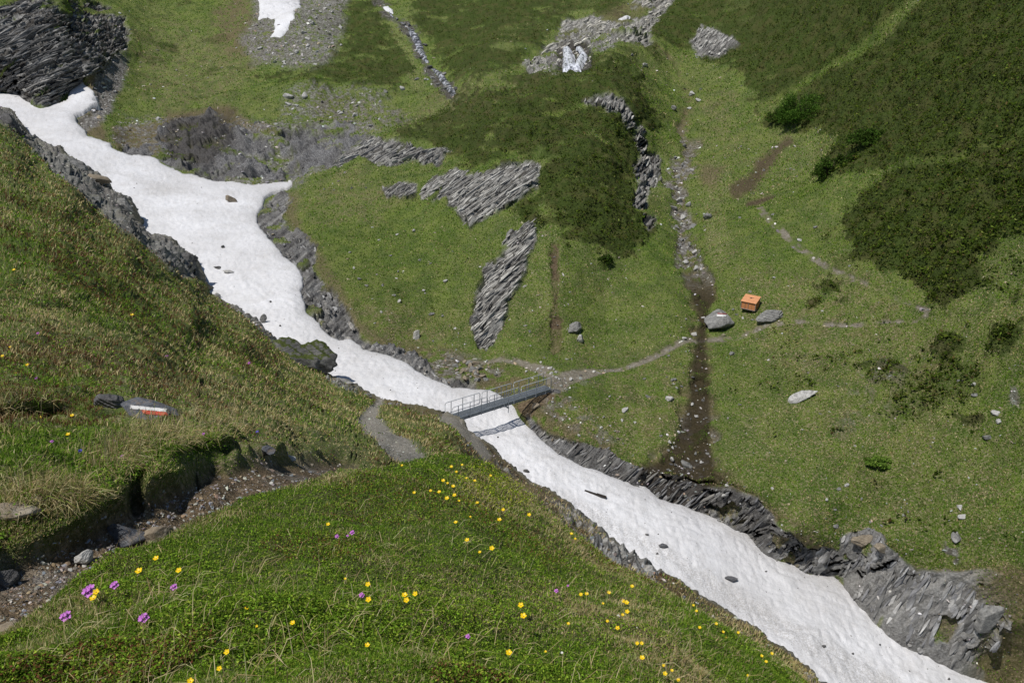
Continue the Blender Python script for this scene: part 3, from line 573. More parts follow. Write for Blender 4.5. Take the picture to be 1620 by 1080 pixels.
# ------------------------------------------------------------ near hillside (left) and foreground mound
def near_sheet(us, rimfn, rows, vmax, tpts, beyond, drop):
    s = np.linspace(0, 1, rows)[:, None]; R = rimfn(us)[None, :]
    U = np.repeat(us[None, :], rows, 0); V = R + s*(vmax-R)
    return U, V, rbf(tpts, U, V)
hu = np.arange(-300, 1440, 2.0)
hp = [(u, float(rim(u)), float(rim_t(u))) for u in (-300,-120,0,40,70,110,130,165,190,210,240,270,290,309,330,365,400,440,480,530,600,650,700,722,745,780,830,865,900,960,1000,1045,1100,1200,1290,1430)]
hp += [(0,200,100),(60,262,88),(150,335,78),(240,392,76),(290,438,72),(20,260,60),(-150,200,70),(-150,400,22),(-250,800,3.6),
 (0,300,40),(100,330,45),(200,400,42),(100,400,24),(0,400,19),(0,500,12),(100,500,14.5),(200,500,20),(300,500,33),(380,540,42),(300,580,21),(400,600,28),(440,620,33),(500,650,36),(540,620,55),
 (600,655,48),(580,680,36),(620,715,25),(560,690,29),(660,670,47),(700,690,42),(735,705,47),(640,740,17),(520,728,7.5),(560,742,7.6),(600,735,10),
 (200,600,10),(300,650,8.6),(400,675,10),(230,655,6.9),(180,635,7.2),(100,600,8.4),(0,600,7.3),(0,700,4.77),(100,700,5.08),(200,685,5.6),(260,705,4.94),(350,695,5.63),(420,705,6.25),(180,768,4.15),(100,820,3.79),(0,820,3.62),
 (370,748,4.93),(280,778,4.46),(190,832,3.99),(110,862,3.73),(60,902,3.43),(0,872,3.55),(0,1005,2.93),(60,962,3.09),(120,915,3.38),(200,872,3.72),(290,832,4.1),(380,791,4.65),(480,766,5.27),(480,736,5.49),(250,900,4.0),
 (0,1050,3.1),(200,950,3.9),(-250,1000,2.8),(300,950,4.6),(400,850,5.6),(500,850,7),(600,850,10),(700,800,24),(800,850,38),(900,900,42),(300,1200,4.4),(600,1050,12),(800,1100,25),(1000,1050,38),(1200,1150,42),
 (800,780,46),(850,790,49),(950,870,47)]
HU, HV, HT = near_sheet(hu, rim, 560, 1240, hp, 0, 0)
HP0 = pix(HU, HV, HT); HN = grid_normals(HP0); Hm = HT/F
q1 = fbm(HP0, 0.35, 3, 101); q2 = fbm(HP0, 2.0, 3, 102); q3 = fbm(HP0, 0.09, 2, 103); q4 = fbm(HP0, 7.0, 2, 104)
nearw = np.clip(HT/12, 0.35, 1)
HW = q1*8+q2*5
hz = lambda: np.zeros(HU.shape)
hk = {k: hz() for k in mk}
gravb = mask(poly_sd(HU, HV, [(-320,30),(0,165),(320,400),(325,440),(286,442),(245,405),(190,365),(130,312),(75,262),(40,225),(0,196),(-120,160),(-320,90)]), 4, HW*0.8)
bandw = (HV-rim(HU))
brown = sstep(60, 34, bandw+HW*0.8)*sstep(700, 740, HU)
brown = np.maximum(brown, sstep(12, 3, bandw+HW*0.5)*sstep(320, 360, HU)*0.8)
PATHN = [(-60,980,60),(20,940,56),(90,900,46),(150,870,42),(220,828,44),(290,796,44),(350,768,42),(420,746,34),(480,738,22),(530,732,13),(560,736,8)]
PATHM = [(655,730,22),(625,712,24),(600,690,20),(580,668,16),(596,640,7),(606,628,5)]
pn = mask(line_sd(HU, HV, PATHN), 5, HW*0.9); pm = mask(line_sd(HU, HV, PATHM), 4, HW*0.5)
pb = mask(line_sd(HU, HV, [(700,662,6),(722,672,9),(748,698,8),(770,722,6)]), 3, HW*0.4)
hk['rock'] = np.maximum(gravb*sstep(0.26, 0.34, q1+q2*0.4)*0.9, brown*sstep(0.15, 0.3, q1)*0.7)
rslab = mask(poly_sd(HU, HV, [(930,846),(965,853),(1000,868),(1046,903),(1040,918),(1000,900),(960,880)]), 2.5, HW*0.4); hk['rock'] = np.maximum(hk['rock'], rslab)
for L in ([(340,405,3),(400,470,5),(450,545,5)], [(330,445,3),(415,520,6),(440,545,7)], [(520,600,6),(560,620,7)], [(60,235,9),(120,285,10)],[(240,385,8),(300,418,10)]):
    m = mask(line_sd(HU, HV, L), 3, HW); hk['rock'] = np.maximum(hk['rock'], m*0.8)
hk['gravel'] = np.maximum.reduce([gravb*(1-hk['rock']), pn*0.55*sstep(-0.1, 0.4, q2), pm*0.95, pb*0.9, brown*0.35*sstep(0, 0.3, q2)])
hk['soil'] = np.maximum.reduce([pn, brown*0.9, gravb*0.4, sstep(0.33, 0.5, q1+q2*0.3)*0.5*(HV > 420)])
hk['slate'] = gravb*0.8; hk['pale'] = hz()
hk['dry'] = np.clip(0.62+q3*0.9+q1*0.5+sstep(250, 400, HU)*0.3, 0, 1)
hk['heath'] = sstep(0.05, 0.35, q1*0.8+q3*0.9)*0.35
turf = 1-np.maximum.reduce([hk['rock'], pn, pm, pb, gravb, brown*0.8])
dn = fbm(HP0, 0.3, 3, 111)*0.30*np.clip(HT/25, 0.12, 1.6) + turf*(np.abs(fbm(HP0, 1.5, 3, 112)))*0.24*np.clip(HT/14, 0.4, 1.2)
dn += fbm(HP0, 6, 3, 113)*0.035*nearw + turf*np.abs(vn(HP0, 3.2, 114))*0.10
hc = HP0@N1
dn = dn*(1-hk['rock']*0.7) + hk['rock']*(strata(hc, HP0, 1.3, 115)*0.35+fbm(HP0, 0.8, 3, 116)*0.5)*np.clip(HT/40, 0.2, 1)
dn += gravb*(fbm(HP0, 0.35, 4, 118)*1.3); dn -= pn*0.10
HT2 = HT.copy()
# hollows under the overhanging tussocks beside the path, and the tussocks that bulge over them
def hollow(u, v, a, b, amt, ang=0):
    c, s_ = math.cos(ang), math.sin(ang); x = ((HU-u)*c+(HV-v)*s_)/a; y = (-(HU-u)*s_+(HV-v)*c)/b
    return amt*np.exp(-(x*x+y*y)**2)
HT2 += hollow(322,722,44,17,0.42,-0.25) + hollow(214,764,13,24,0.3,0.5) + hollow(368,706,30,10,0.25)
HT2 -= hollow(265,696,80,22,0.16,0.1) + hollow(360,685,50,16,0.15)
HT2 += hollow(50,668,60,14,0.35); HT2 -= hollow(40,640,80,18,0.2)
HN = HN*(1-pn[..., None])+np.array([0, 0, 1.0])*pn[..., None]; HP = pix(HU, HV, HT2) + HN*dn[..., None]
# the sheet turns over its edge and runs down under the snow
K = 16; kk = (np.arange(K, 0, -1)/K)[:, None, None]
away = HP[0].copy(); away[:, 2] = 0; away /= np.linalg.norm(away, axis=1, keepdims=True)
away = away + np.array([0.45, 0.2, 0])[None, :]
back = HP[0][None]+away[None]*kk*3.2*(np.clip(HT2[0]/60, 0.5, 1.4))[None, :, None] - np.array([0, 0, 1])[None, None]*(kk**1.6)*8.0
back += vn(back, 1.0, 120)[..., None]*0.45*kk+np.abs(vn(back, 3.0, 121))[..., None]*0.12
HPf = np.concatenate([back, HP], 0); rep = lambda A: np.concatenate([np.repeat(A[:1], K, 0), A], 0)
hm1 = np.stack([hk['heath'], hk['dry'], hk['rock'], hk['soil']], -1); hm2 = np.stack([hk['gravel'], hz(), hk['slate'], np.maximum(pm, pb)], -1)
hm2b = rep(hm2); hm1b = rep(hm1); hm1b[:K, :, 3] = 0.6; hm2b[:K, :, 0] = 0.6
hf = lambda u, v: K + (v-rim(u))/(1240-rim(u))*(560-1)
HILL = Grid(hu, None, HPf, grid_normals(HPf), hf)
sheet_objects(HPf, M_hill, {'m1': hm1b, 'm2': hm2b}, [(rep(pn), 'path', dict(kind='structure')), (rep(np.maximum(pm, pb)), 'path', dict(kind='structure')),
   (rep(gravb), 'gravel_bank', dict(kind='structure')), (rep(rslab), 'rock_outcrop', dict(label='flat grey rock slab at the lower end of the brown bank above the snow', cat='rock outcrop'))], ('hillside', dict(kind='structure')))

mu = np.arange(-300, 1480, 2.0)
mp = [(-250,1150,2.2),(0,1010,2.88),(60,965,3.06),(120,918,3.35),(200,873,3.68),(290,833,4.06),(380,792,4.6),(480,768,5.2),(560,748,5.5),(640,732,5.9),(700,717,6.24),(745,721,6.4),(830,782,6.6),(900,840,6.7),(960,888,6.7),
 (1050,936,6.7),(1130,982,6.8),(1200,1024,6.8),(1262,1070,6.6),(1450,1250,6),(100,975,2.9),(220,902,3.35),(300,1000,2.4),(500,1000,2.55),(600,950,2.95),(740,855,4.3),(700,780,5.4),(500,850,3.9),(870,870,5.2),
 (830,965,3.5),(990,955,4.5),(1040,1010,3.9),(1200,1050,5.4),(1120,1000,5.4),(800,1080,2.45),(400,1080,2.1),(0,1080,2.15),(1100,1080,3.6),(700,1250,1.8),(1200,1250,2.8),(0,1250,1.7)]
MU, MV, MT = near_sheet(mu, mrim, 330, 1250, mp, 0, 0)
MP0 = pix(MU, MV, MT); MN = grid_normals(MP0)
r1 = fbm(MP0, 1.3, 3, 201); r2 = fbm(MP0, 5, 3, 202); r3 = fbm(MP0, 0.4, 2, 203)
ed = sstep(0, 26, MV-mrim(MU))
MPd = MP0 + MN*((fbm(MP0, 0.9, 3, 204)*0.10 + fbm(MP0, 2.6, 2, 206)*0.05 + np.abs(r2)*0.05 + fbm(MP0, 16, 2, 205)*0.012)*(0.35+0.65*ed))[..., None]
K2 = 12; kk = (np.arange(K2, 0, -1)/K2)[:, None, None]; away = MPd[0].copy(); away[:, 2] = 0; away /= np.linalg.norm(away, axis=1, keepdims=True)
dropm = np.interp(mu, [-300, 500, 700, 900, 1480], [0.35, 0.6, 6, 14, 14])[None, :, None]
back = MPd[0][None]+away[None]*kk*dropm*0.55 - np.array([0, 0, 1.0])*(kk**1.3)*dropm
MPf = np.concatenate([back, MPd], 0); rep2 = lambda A: np.concatenate([np.repeat(A[:1], K2, 0), A], 0)
zz = np.zeros(MU.shape); mdry = np.clip(0.4+r3*0.8+r1*0.5, 0, 1)
mm1 = np.stack([np.clip(r1*0.9+0.25, 0, 0.6), mdry*0.6, zz, sstep(-0.1, 0.4, r2)*0.35], -1); mm2 = np.stack([zz]*4, -1)
mf = lambda u, v: K2 + (v-mrim(u))/(1250-mrim(u))*(330-1)
MOUND = Grid(mu, None, MPf, grid_normals(MPf), mf)
sheet_objects(MPf, M_mound, {'m1': rep2(mm1), 'm2': rep2(mm2)}, [], ('mound', dict(kind='structure')))

# ------------------------------------------------------------ grass, scrub and leaves (uncountable)
def nrm(a): return a/(np.linalg.norm(a, axis=-1, keepdims=True)+1e-9)
def pick(colors, idx, jit=0.22):
    c = np.array(colors)[idx]; return np.clip(c*(1+(rng.random((len(idx), 1))-0.5)*2*jit)*(1+(rng.random((len(idx), 3))-0.5)*0.16), 0, 1)
def blades(name, B, N, L, Wd, colr, lean=0.6, segs=2, comb=None, kind_tags=None):
    """B base points, N ground normals, L lengths, Wd widths"""
    n = len(B); up = nrm(N*0.5+np.array([0, 0, 0.7]))
    rd = rng.normal(size=(n, 3)); rd -= up*np.sum(rd*up, 1, keepdims=True); rd = nrm(rd)
    if comb is not None: rd = nrm(rd+comb)
    ln = (rng.random((n, 1))*lean); L = L[:, None]; Wd = Wd[:, None]
    side = nrm(np.cross(rd, up)+rng.normal(size=(n, 3))*0.5)
    p0 = B - up*L*0.08; d1 = nrm(up+rd*ln*0.7); p1 = p0+d1*L*0.55; d2 = nrm(up*(1-ln*0.75)+rd*ln*1.5); p2 = p1+d2*L*0.5
    V = np.stack([p0-side*Wd*0.5, p0+side*Wd*0.5, p1+side*Wd*0.42, p1-side*Wd*0.42, p2], 1)
    b = np.arange(n)[:, None]*5
    T = np.concatenate([b+[0, 1, 2], b+[0, 2, 3], b+[3, 2, 4]], 0)
    C = np.concatenate([np.repeat(colr[:, None], 5, 1), np.ones((n, 5, 1))], -1)
    o = np_mesh(name, V.reshape(-1, 3), T, [M_leaf], True, {'col': C.reshape(-1, 4)}); tag(o, kind='stuff', **(kind_tags or {})); return o
def leaves(name, B, N, R, colr, up=0.5, shape=4, tags=None):
    n = len(B); nn = nrm(nrm(rng.normal(size=(n, 3)))*0.9+N*up+np.array([0, 0, up])); a = nrm(np.cross(nn, rng.normal(size=(n, 3)))); b_ = np.cross(nn, a); R = R[:, None]
    V = np.stack([B-a*R, B+b_*R*0.55+a*R*0.1, B+a*R+nn*R*0.25, B-b_*R*0.55+a*R*0.1], 1); q = np.arange(n)[:, None]*4
    T = np.concatenate([q+[0, 1, 2], q+[0, 2, 3]], 0); C = np.concatenate([np.repeat(colr[:, None], 4, 1), np.ones((n, 4, 1))], -1)
    o = np_mesh(name, V.reshape(-1, 3), T, [M_leaf], True, {'col': C.reshape(-1, 4)}); tag(o, kind='stuff', **(tags or {})); return o
GREEN = [(0.155,0.27,0.028),(0.115,0.21,0.022),(0.22,0.31,0.045),(0.078,0.15,0.018)]
STRAW = [(0.46,0.385,0.19),(0.34,0.27,0.125),(0.58,0.50,0.28)]
REDS = [(0.105,0.045,0.028),(0.145,0.07,0.036),(0.14,0.11,0.042)]
PAL = GREEN+STRAW+REDS
# hillside blades
n = 560000
u = rng.uniform(-60, 1330, n); v = rim(u)+2+(1120-rim(u))*rng.random(n)**1.0
ok = (v < np.where(u > -400, mrim(u)+12, 2000)) | (v < rim(u)); u, v = u[ok], v[ok]
tf = HILL.samp(rep(turf), u, v); dr = HILL.samp(rep(hk['dry']), u, v); B = HILL.p(u, v); Nn = HILL.n(u, v); tt = np.linalg.norm(B, axis=1)
ok = (rng.random(len(u)) < tf*1.1-0.05) & ~((((u-181)/26)**2+((v-646)/19)**2 < 1) | (((u-238)/42)**2+((v-668)/18)**2 < 1)); u, v, dr, B, Nn, tt = u[ok], v[ok], dr[ok], B[ok], Nn[ok], tt[ok]
cl = fbm(B, 1.2, 2, 301); cl2 = fbm(B, 0.35, 2, 302); rn = rng.random(len(u))
red = (fbm(B, 0.5, 3, 303)+0.25*cl + 0.28*np.exp(-((u-230)/200)**2-((v-410-(u-200)*0.35)/70)**2) > 0.09)
green_in = np.exp(-((u-90)/190)**2-((v-700)/80)**2)
ps = np.clip(dr*0.62+cl*0.6+0.14+cl2*0.3-green_in*0.5, 0.05, 0.85)
idx = np.where(rn < ps, 4+rng.integers(0, 3, len(u)), rng.integers(0, 4, len(u))); idx = np.where(red & (rng.random(len(u)) < 0.6), 7+rng.integers(0, 3, len(u)), idx)
colr = pick(PAL, idx)*np.where(idx[:, None] >= 4, 1.15, 1.0); L = (0.038+0.045*rng.random(len(u)))*(1+np.clip(cl, 0, 1)*1.0)*np.where(idx == 4, 1.5, 1)*np.clip(tt/14, 0.55, 2.6)
L *= 0.35+0.65*sstep(4, 40, -line_sd(u, v, PATHN, 400)); blades('grass', B, Nn, L, np.maximum(0.0035, tt*0.00085)*(0.7+0.6*rng.random(len(u))), colr, 0.9, comb=np.array([0.4, 0.1, 0.0]))
# long dry grass hanging over the cut bank
n = 6500
cen = np.array([(265,692,60,18),(180,735,40,24),(350,682,45,12),(60,800,80,22),(100,806,55,14),(330,640,70,26),(470,690,60,22),(430,640,70,24),(25,660,50,14),(200,720,50,20)])
ci = rng.choice(len(cen), n, p=np.array([3,1.4,1.5,2,1,.8,.8,.7,.6,1])/12.8); u = cen[ci, 0]+rng.normal(size=n)*cen[ci, 2]*0.55; v = cen[ci, 1]+rng.normal(size=n)*cen[ci, 3]*0.55
ok = line_sd(u, v, PATHN, 400) < -16; u, v = u[ok], v[ok]; n = len(u)
B = HILL.p(u, v); Nn = HILL.n(u, v); tt = np.linalg.norm(B, axis=1)
tw = fbm(B, 3, 2, 311)[:, None]*np.array([[1.2, 0, 0]])
blades('dry_grass', B, Nn*1.2, 0.08+0.14*rng.random(n), np.maximum(0.003, tt*0.0007), pick(PAL, np.where(rng.random(n) < 0.8, 4+rng.integers(0, 3, n), rng.integers(0, 3, n))), 1.7, comb=np.array([0.55, -0.35, -0.5])+tw)
# mound blades and leaves
n = 330000
u = rng.uniform(-40, 1330, n); v = mrim(u)-1+(1130-mrim(u))*rng.random(n)
B = MOUND.p(u, v); Nn = MOUND.n(u, v); tt = np.linalg.norm(B, axis=1)
a = fbm(B, 2.2, 3, 321); a2 = fbm(B, 0.7, 2, 322); rn = rng.random(n)
ps = np.clip(0.30+a*1.1+a2*1.0, 0.05, 0.88); idx = np.where(rn < ps, 4+rng.integers(0, 3, n), rng.integers(0, 4, n))
L = (0.010+0.022*rng.random(n))*(1+np.clip(a, -0.5, 1)*0.8)*np.clip(tt/4.5, 0.8, 1.25)
blades('grass', B, Nn, L, np.maximum(0.0024, tt*0.00075)*(0.7+0.6*rng.random(n)), pick(PAL, idx), 1.1)
n = 4200; u = rng.uniform(-40, 1330, n); v = mrim(u)+4+(1130-mrim(u))*rng.random(n); B = MOUND.p(u, v)
okk = fbm(B, 1.5, 2, 331) > rng.random(n)*0.5-0.25; B = B[okk]; n = len(B); Nn = MOUND.n(u[okk], v[okk]); tt = np.linalg.norm(B, axis=1)
blades('dry_grass', B+Nn*0.01, Nn*0.4, 0.05+0.12*rng.random(n), np.maximum(0.0022, tt*0.00055), pick(STRAW, rng.integers(0, 3, n)), 2.6, comb=np.array([0.6, -0.2, -0.2]))
n = 330000; u = rng.uniform(-40, 1330, n); v = mrim(u)+2+(1130-mrim(u))*rng.random(n); B = MOUND.p(u, v); Nn = MOUND.n(u, v); tt = np.linalg.norm(B, axis=1)
a = fbm(B, 2.6, 3, 341); b = fbm(B, 1.1, 3, 342)
spot = np.exp(-((u-620)/70)**2-((v-790)/45)**2)+np.exp(-((u-130)/110)**2-((v-1020)/50)**2)*0.6+np.exp(-((u-320)/110)**2-((v-960)/60)**2)*0.5
lime = np.exp(-((u-790)/70)**2-((v-770)/45)**2)
red = (b+spot*0.6) > 0.33; bush = np.clip(a, 0, 1)+red*0.35+lime*0.5
ok = rng.random(n) < np.clip(0.5+bush, 0, 1); u, B, Nn, tt, red, bush, lime = u[ok], B[ok], Nn[ok], tt[ok], red[ok], bush[ok], lime[ok]; n = len(B)
idx = np.where(red & (rng.random(n) < 0.33), 7+rng.integers(0, 3, n), rng.integers(0, 4, n)); colr = pick(PAL, idx, 0.6)*np.array([[1.22, 1.14, 1.0]])
colr = np.where((lime > 0.35)[:, None], colr*np.array([[1.5, 1.25, 0.9]]), colr)
leaves('ground_cover', B+Nn*((0.006+0.075*bush*rng.random(n))[:, None]), Nn, np.maximum(0.0052, tt*0.0011)*(0.6+0.7*rng.random(n)), colr, 0.45)
# hillside low leaves
n = 130000; u = rng.uniform(-60, 800, n); v = rim(u)+4+(1000-rim(u))*rng.random(n); ok = v < mrim(u)+5; u, v = u[ok], v[ok]; B = HILL.p(u, v); Nn = HILL.n(u, v); tt = np.linalg.norm(B, axis=1)
a = fbm(B, 0.9, 3, 351); g = np.exp(-((u-195)/45)**2-((v-760)/50)**2)
ok = (HILL.samp(rep(turf), u, v) > 0.6) & (line_sd(u, v, PATHN, 400) < -8) & (rng.random(len(u)) < np.clip(0.25+a*1.3+g, 0, 1)); u, v, B, Nn, tt, a = u[ok], v[ok], B[ok], Nn[ok], tt[ok], a[ok]; n = len(B)
red = (fbm(B, 0.6, 3, 352)+0.3*np.exp(-((u-230)/200)**2-((v-410-(u-200)*0.35)/70)**2)) > 0.22; idx = np.where(red & (rng.random(n) < 0.65), 7+rng.integers(0, 3, n), rng.integers(0, 4, n))
leaves('ground_cover', B+Nn*((0.03+0.10*rng.random(n))[:, None])*np.clip(tt/10, 0.5, 2.5)[:, None], Nn, np.maximum(0.008, tt*0.0014)*(0.6+0.7*rng.random(n)), pick(PAL, idx, 0.35), 0.5)
# far meadow tufts and far scrub
n = 520000; u = rng.uniform(-20, 1640, n); v = rng.uniform(-20, 1090, n); ok = (v < rim(u)-2) | (u > 1330)
u, v = u[ok], v[ok]; H = FAR.samp(mk['heath'], u, v); Rk = FAR.samp(np.maximum.reduce([mk['rock'], mk['gravel']*0.9, mk['soil']*0.7, pathm, STREAMM*0.8, sstep(-5, 2, SNSD)]), u, v)
B = FAR.p(u, v); Nn = FAR.n(u, v); tt = np.linalg.norm(B, axis=1); dd = FAR.samp(mk['dry'], u, v)
ok = rng.random(len(u)) > Rk*1.4; u, v, H, B, Nn, tt, dd = [q[ok] for q in (u, v, H, B, Nn, tt, dd)]
hm_ = rng.random(len(u)) < H; n = hm_.sum()
hn = fbm(B[hm_], 0.5, 2, 361)
c = pick([(0.062,0.098,0.012),(0.105,0.145,0.022),(0.036,0.058,0.008),(0.095,0.075,0.028),(0.16,0.18,0.045)], rng.choice(5, n, p=[.34,.22,.28,.10,.06]), 0.3)*(1+hn[:, None]*0.4)
Bs = B[hm_]+Nn[hm_]*(rng.random((n, 1))*0.22); nc = 7500; cid = rng.integers(0, n, nc); crad = (0.35+0.55*rng.random(nc))*np.clip(tt[hm_][cid]/100, 0.7, 1.3)
k_ = rng.random(n) < 0.62; ci = rng.integers(0, nc, k_.sum()); dv_ = nrm(rng.normal(size=(len(ci), 3))+Nn[hm_][cid][ci]*0.9); Bs[k_] = B[hm_][cid][ci]+dv_*(crad[ci]*(0.75+0.3*rng.random(len(ci))))[:, None]*np.array([1, 1, 0.8])
c[k_] = c[k_]*(0.6+0.7*rng.random((nc, 1)))[ci]
c *= np.where(u[hm_] > 1130, 0.82, 1.0)[:, None]
leaves('scrub', Bs, Nn[hm_], (0.06+0.08*rng.random(n))*np.clip(tt[hm_]/100, 0.7, 1.6), c, 0.55)
g = ~hm_; B, Nn, tt, dd = B[g], Nn[g], tt[g], dd[g]; n = len(B); cl = fbm(B, 1.4, 2, 371)+fbm(B, 0.3, 2, 372)*0.8
ps = np.clip(dd*0.55+cl*0.55-0.05, 0.03, 0.75); idx = np.where(rng.random(n) < ps, 4+rng.integers(0, 3, n), rng.integers(0, 4, n))
blades('grass', B, Nn, (0.09+0.10*rng.random(n))*np.clip(tt/90, 0.8, 1.5), tt*0.0011*(0.7+0.6*rng.random(n)), pick(PAL, idx), 1.0)

# ------------------------------------------------------------ stones and boulders
bmi = bmesh.new(); bmesh.ops.create_icosphere(bmi, subdivisions=4, radius=1); ICO = np.array([v.co[:] for v in bmi.verts]); ICOF = np.array([[l.vert.index for l in f.loops] for f in bmi.faces]); bmi.free()
bmi = bmesh.new(); bmesh.ops.create_icosphere(bmi, subdivisions=5, radius=1); ICO5 = np.array([v.co[:] for v in bmi.verts]); ICO5F = np.array([[l.vert.index for l in f.loops] for f in bmi.faces]); bmi.free()
def rock_verts(seed, dims, nplanes=14, rough=0.05, hi=False, layered=0.0):
    r = np.random.default_rng(seed); D = ICO5 if hi else ICO
    pn_ = nrm(r.normal(size=(nplanes, 3))); pd = 0.55+0.35*r.random(nplanes)
    dots = D@pn_.T; rr = np.min(np.where(dots > 0.05, pd[None]/np.maximum(dots, 0.05), 9), axis=1); rr = np.minimum(rr, 1.25)
    V = D*rr[:, None]; V = V+D*(fbm(V+seed*3.7, 1.6, 5, seed)*rough*2.0)[:, None]
    if layered: V = V+D*(strata(V@nrm(np.array([0.5, 0.2, 1.0])), V+seed, 3.0, seed)*layered)[:, None]
    return V*np.array(dims)*0.5/1.0, (ICO5F if hi else ICOF)
def rock_obj(name, seed, dims, mat, loc, rot=(0, 0, 0), nplanes=14, rough=0.05, hi=False, layered=0.0):
    V, Fc = rock_verts(seed, dims, nplanes, rough, hi, layered); o = np_mesh(name, V, Fc, [mat], not hi or True); o.location = loc; o.rotation_euler = rot; return o
def at(G, u, v):
    a, b = float(u), float(v)                       # the spot of the ground that really lies at that place
    for _ in range(8):
        p = G.p(a, b)[0]; t = float(np.dot(p, (0, cp, -sp_))); du = u-(810+F*p[0]/t); dv = v-(540-F*(p[1]*sp_+p[2]*cp)/t)
        a += 0.7*max(-15, min(15, du)); b += 0.7*max(-15, min(15, dv))
    p = G.p(a, b)[0]; t = float(np.dot(p, (0, cp, -sp_)))
    return Vector(pix(u, v, t)), Vector(G.n(a, b)[0])
def px2m(u, v, G, px): return px*float(np.dot(G.p(u, v)[0], (0, cp, -sp_)))/F
ORD = ['first from left', 'second from left', 'third from left', 'fourth from left', 'fifth from left', 'sixth from left', 'seventh from left', 'eighth from left', 'ninth from left', 'tenth from left', 'eleventh from left', 'twelfth from left']
NUM = ['zero', 'one', 'two', 'three', 'four', 'five', 'six', 'seven', 'eight', 'nine', 'ten', 'eleven', 'twelve']
# big boulder beside the snow
def big(name, lab, G, u, v, wpx, hpx, dpx, mat, seed, rot=(0, 0, 0), sink=0.15, cat='boulder', hi=True, layered=0.05, nplanes=12, rough=0.07, lift=0):
    p, nn = at(G, u, v); t = float(np.dot(p, (0, cp, -sp_))); w, h, d = wpx*t/F, hpx*t/F, dpx*t/F
    o = rock_obj(name, seed, (w, d, h), mat, p+Vector((0, 0, h*(0.5-sink)+lift)), rot, nplanes, rough, hi, layered); tag(o, lab, cat); return o
big('boulder', 'big grey boulder with mossy top at the left edge of the snow', HILL, 480, 583, 88, 78, 44, M_rockmoss, 19, (0.1, 0.32, 0.15), 0.36, layered=0.10, rough=0.16, nplanes=9)
pb1 = big('boulder', 'large tilted grey boulder with a white and red trail mark left of the wooden box', FAR, 1136, 512, 50, 34, 40, M_rock, 12, (0.5, -0.55, 0.5), 0.36, nplanes=10, layered=0.03)
big('boulder', 'flat layered grey boulder just right of the wooden box', FAR, 1222, 502, 44, 17, 30, M_rock, 21, (0.35, -0.28, 0.1), 0.25, layered=0.08)
big('boulder', 'long thin grey slab lying alone in the meadow below the wooden box', FAR, 1270, 630, 40, 11, 18, M_stone, 33, (0.3, -0.35, 0), 0.2)
big('boulder', 'round grey boulder in the turf right of the brown trench', FAR, 909, 524, 22, 20, 20, M_rock, 41, (0, 0, 0), 0.3)
big('boulder', 'upright pale stone above the snow on the knoll foot', FAR, 659, 534, 11, 19, 10, M_stone, 44, (0, 0.2, 0), 0.25)
big('boulder', 'pale boulder beside the bottom of the upper stream left of the bridge scrub', FAR, 918, 541, 12, 13, 10, M_stone, 45)
big('boulder', 'tan boulder on the bank under the right end of the bridge', FAR, 847, 645, 13, 10, 12, M_tan, 46)
big('boulder', 'brown weathered block capping the slate face at lower right', FAR, 1364, 858, 30, 26, 22, M_tan, 47, (0, 0.1, 0.3), 0.3)
big('boulder', 'smaller tan block right of the brown capping block at lower right', FAR, 1396, 870, 28, 16, 18, M_tan, 48, (0, 0.2, 0.3), 0.3)
big('boulder', 'smooth rounded grey boulder at the right end of the slate face', FAR, 1566, 972, 46, 50, 24, M_rock, 49, (0, 0, 0.3), 0.55, layered=0.02)
big('boulder', 'grey block stuck in the brown bank above the snow at lower right', FAR, 1293, 895, 34, 34, 20, M_rock, 50, (0, 0.3, 0.1), 0.5)
big('boulder', 'broad tan stone at the left edge of the snow above the gravel bank', HILL, 152, 288, 40, 17, 24, M_tan, 51, (0.1, 0.35, 0), 0.25)
big('boulder', 'dark rounded rock on the near edge of the upper snow', HILL, 110, 258, 50, 22, 24, M_rock, 52, (0, 0.4, 0), 0.4)
big('boulder', 'grey stone just below the broad tan stone on the snow edge', HILL, 198, 330, 26, 18, 20, M_rock, 53, (0, 0.5, 0), 0.3)
big('boulder', 'dark rock at the tip of the gravel bank beside the snow', HILL, 294, 412, 40, 22, 24, M_dark, 54, (0, 0.5, 0), 0.35)
big('boulder', 'dark rock on the skyline at the left frame edge beside the snow', HILL, 14, 200, 44, 30, 24, M_dark, 55, (0, 0.5, 0), 0.4)
big('boulder', 'dark block at the left edge of the hillside below the big mossy boulder', HILL, 546, 606, 26, 12, 18, M_rock, 56, (0, 0.2, 0), 0.3)
big('boulder', 'pair of grey crags topmost on the path side left of the trail bend', HILL, 583, 628, 14, 10, 12, M_rock, 57, (0, 0.1, 0.5), 0.3)
# near stones
def near(lab, G, u, v, w, h, d, mat, seed, rot, sink=0.3, name='stone', layered=0.03, nplanes=11):
    p, nn = at(G, u, v); k_ = float(np.dot(p, (0, cp, -sp_)))/F; w, h, d = w*k_, h*k_, d*k_;  o = rock_obj(name, seed, (w, d, h), mat, p+Vector((0, 0, h*(0.42-sink))), rot, nplanes, 0.07, True, layered); tag(o, lab, 'stone'); return o
ps_ = near('flat grey stone with a red and white trail mark in the near grass', HILL, 237, 662, 84, 30, 54, M_slate, 62, (0.28, 0.12, -0.1), 0.15, layered=0.02)
near('dark weathered stone beside the marked stone in the grass', HILL, 181, 642, 44, 30, 34, M_dark, 63, (0.1, 0.25, 0.3), 0.2, layered=0.14)
near('blue grey slate stone in the near path with a flat top', HILL, 196, 857, 56, 38, 40, M_slate, 64, (0, 0.05, 0.1), 0.15)
near('tan rounded stone touching the blue slate stone in the near path', HILL, 246, 856, 46, 40, 30, M_tan, 65, (0, 0.1, 0.5), 0.12)
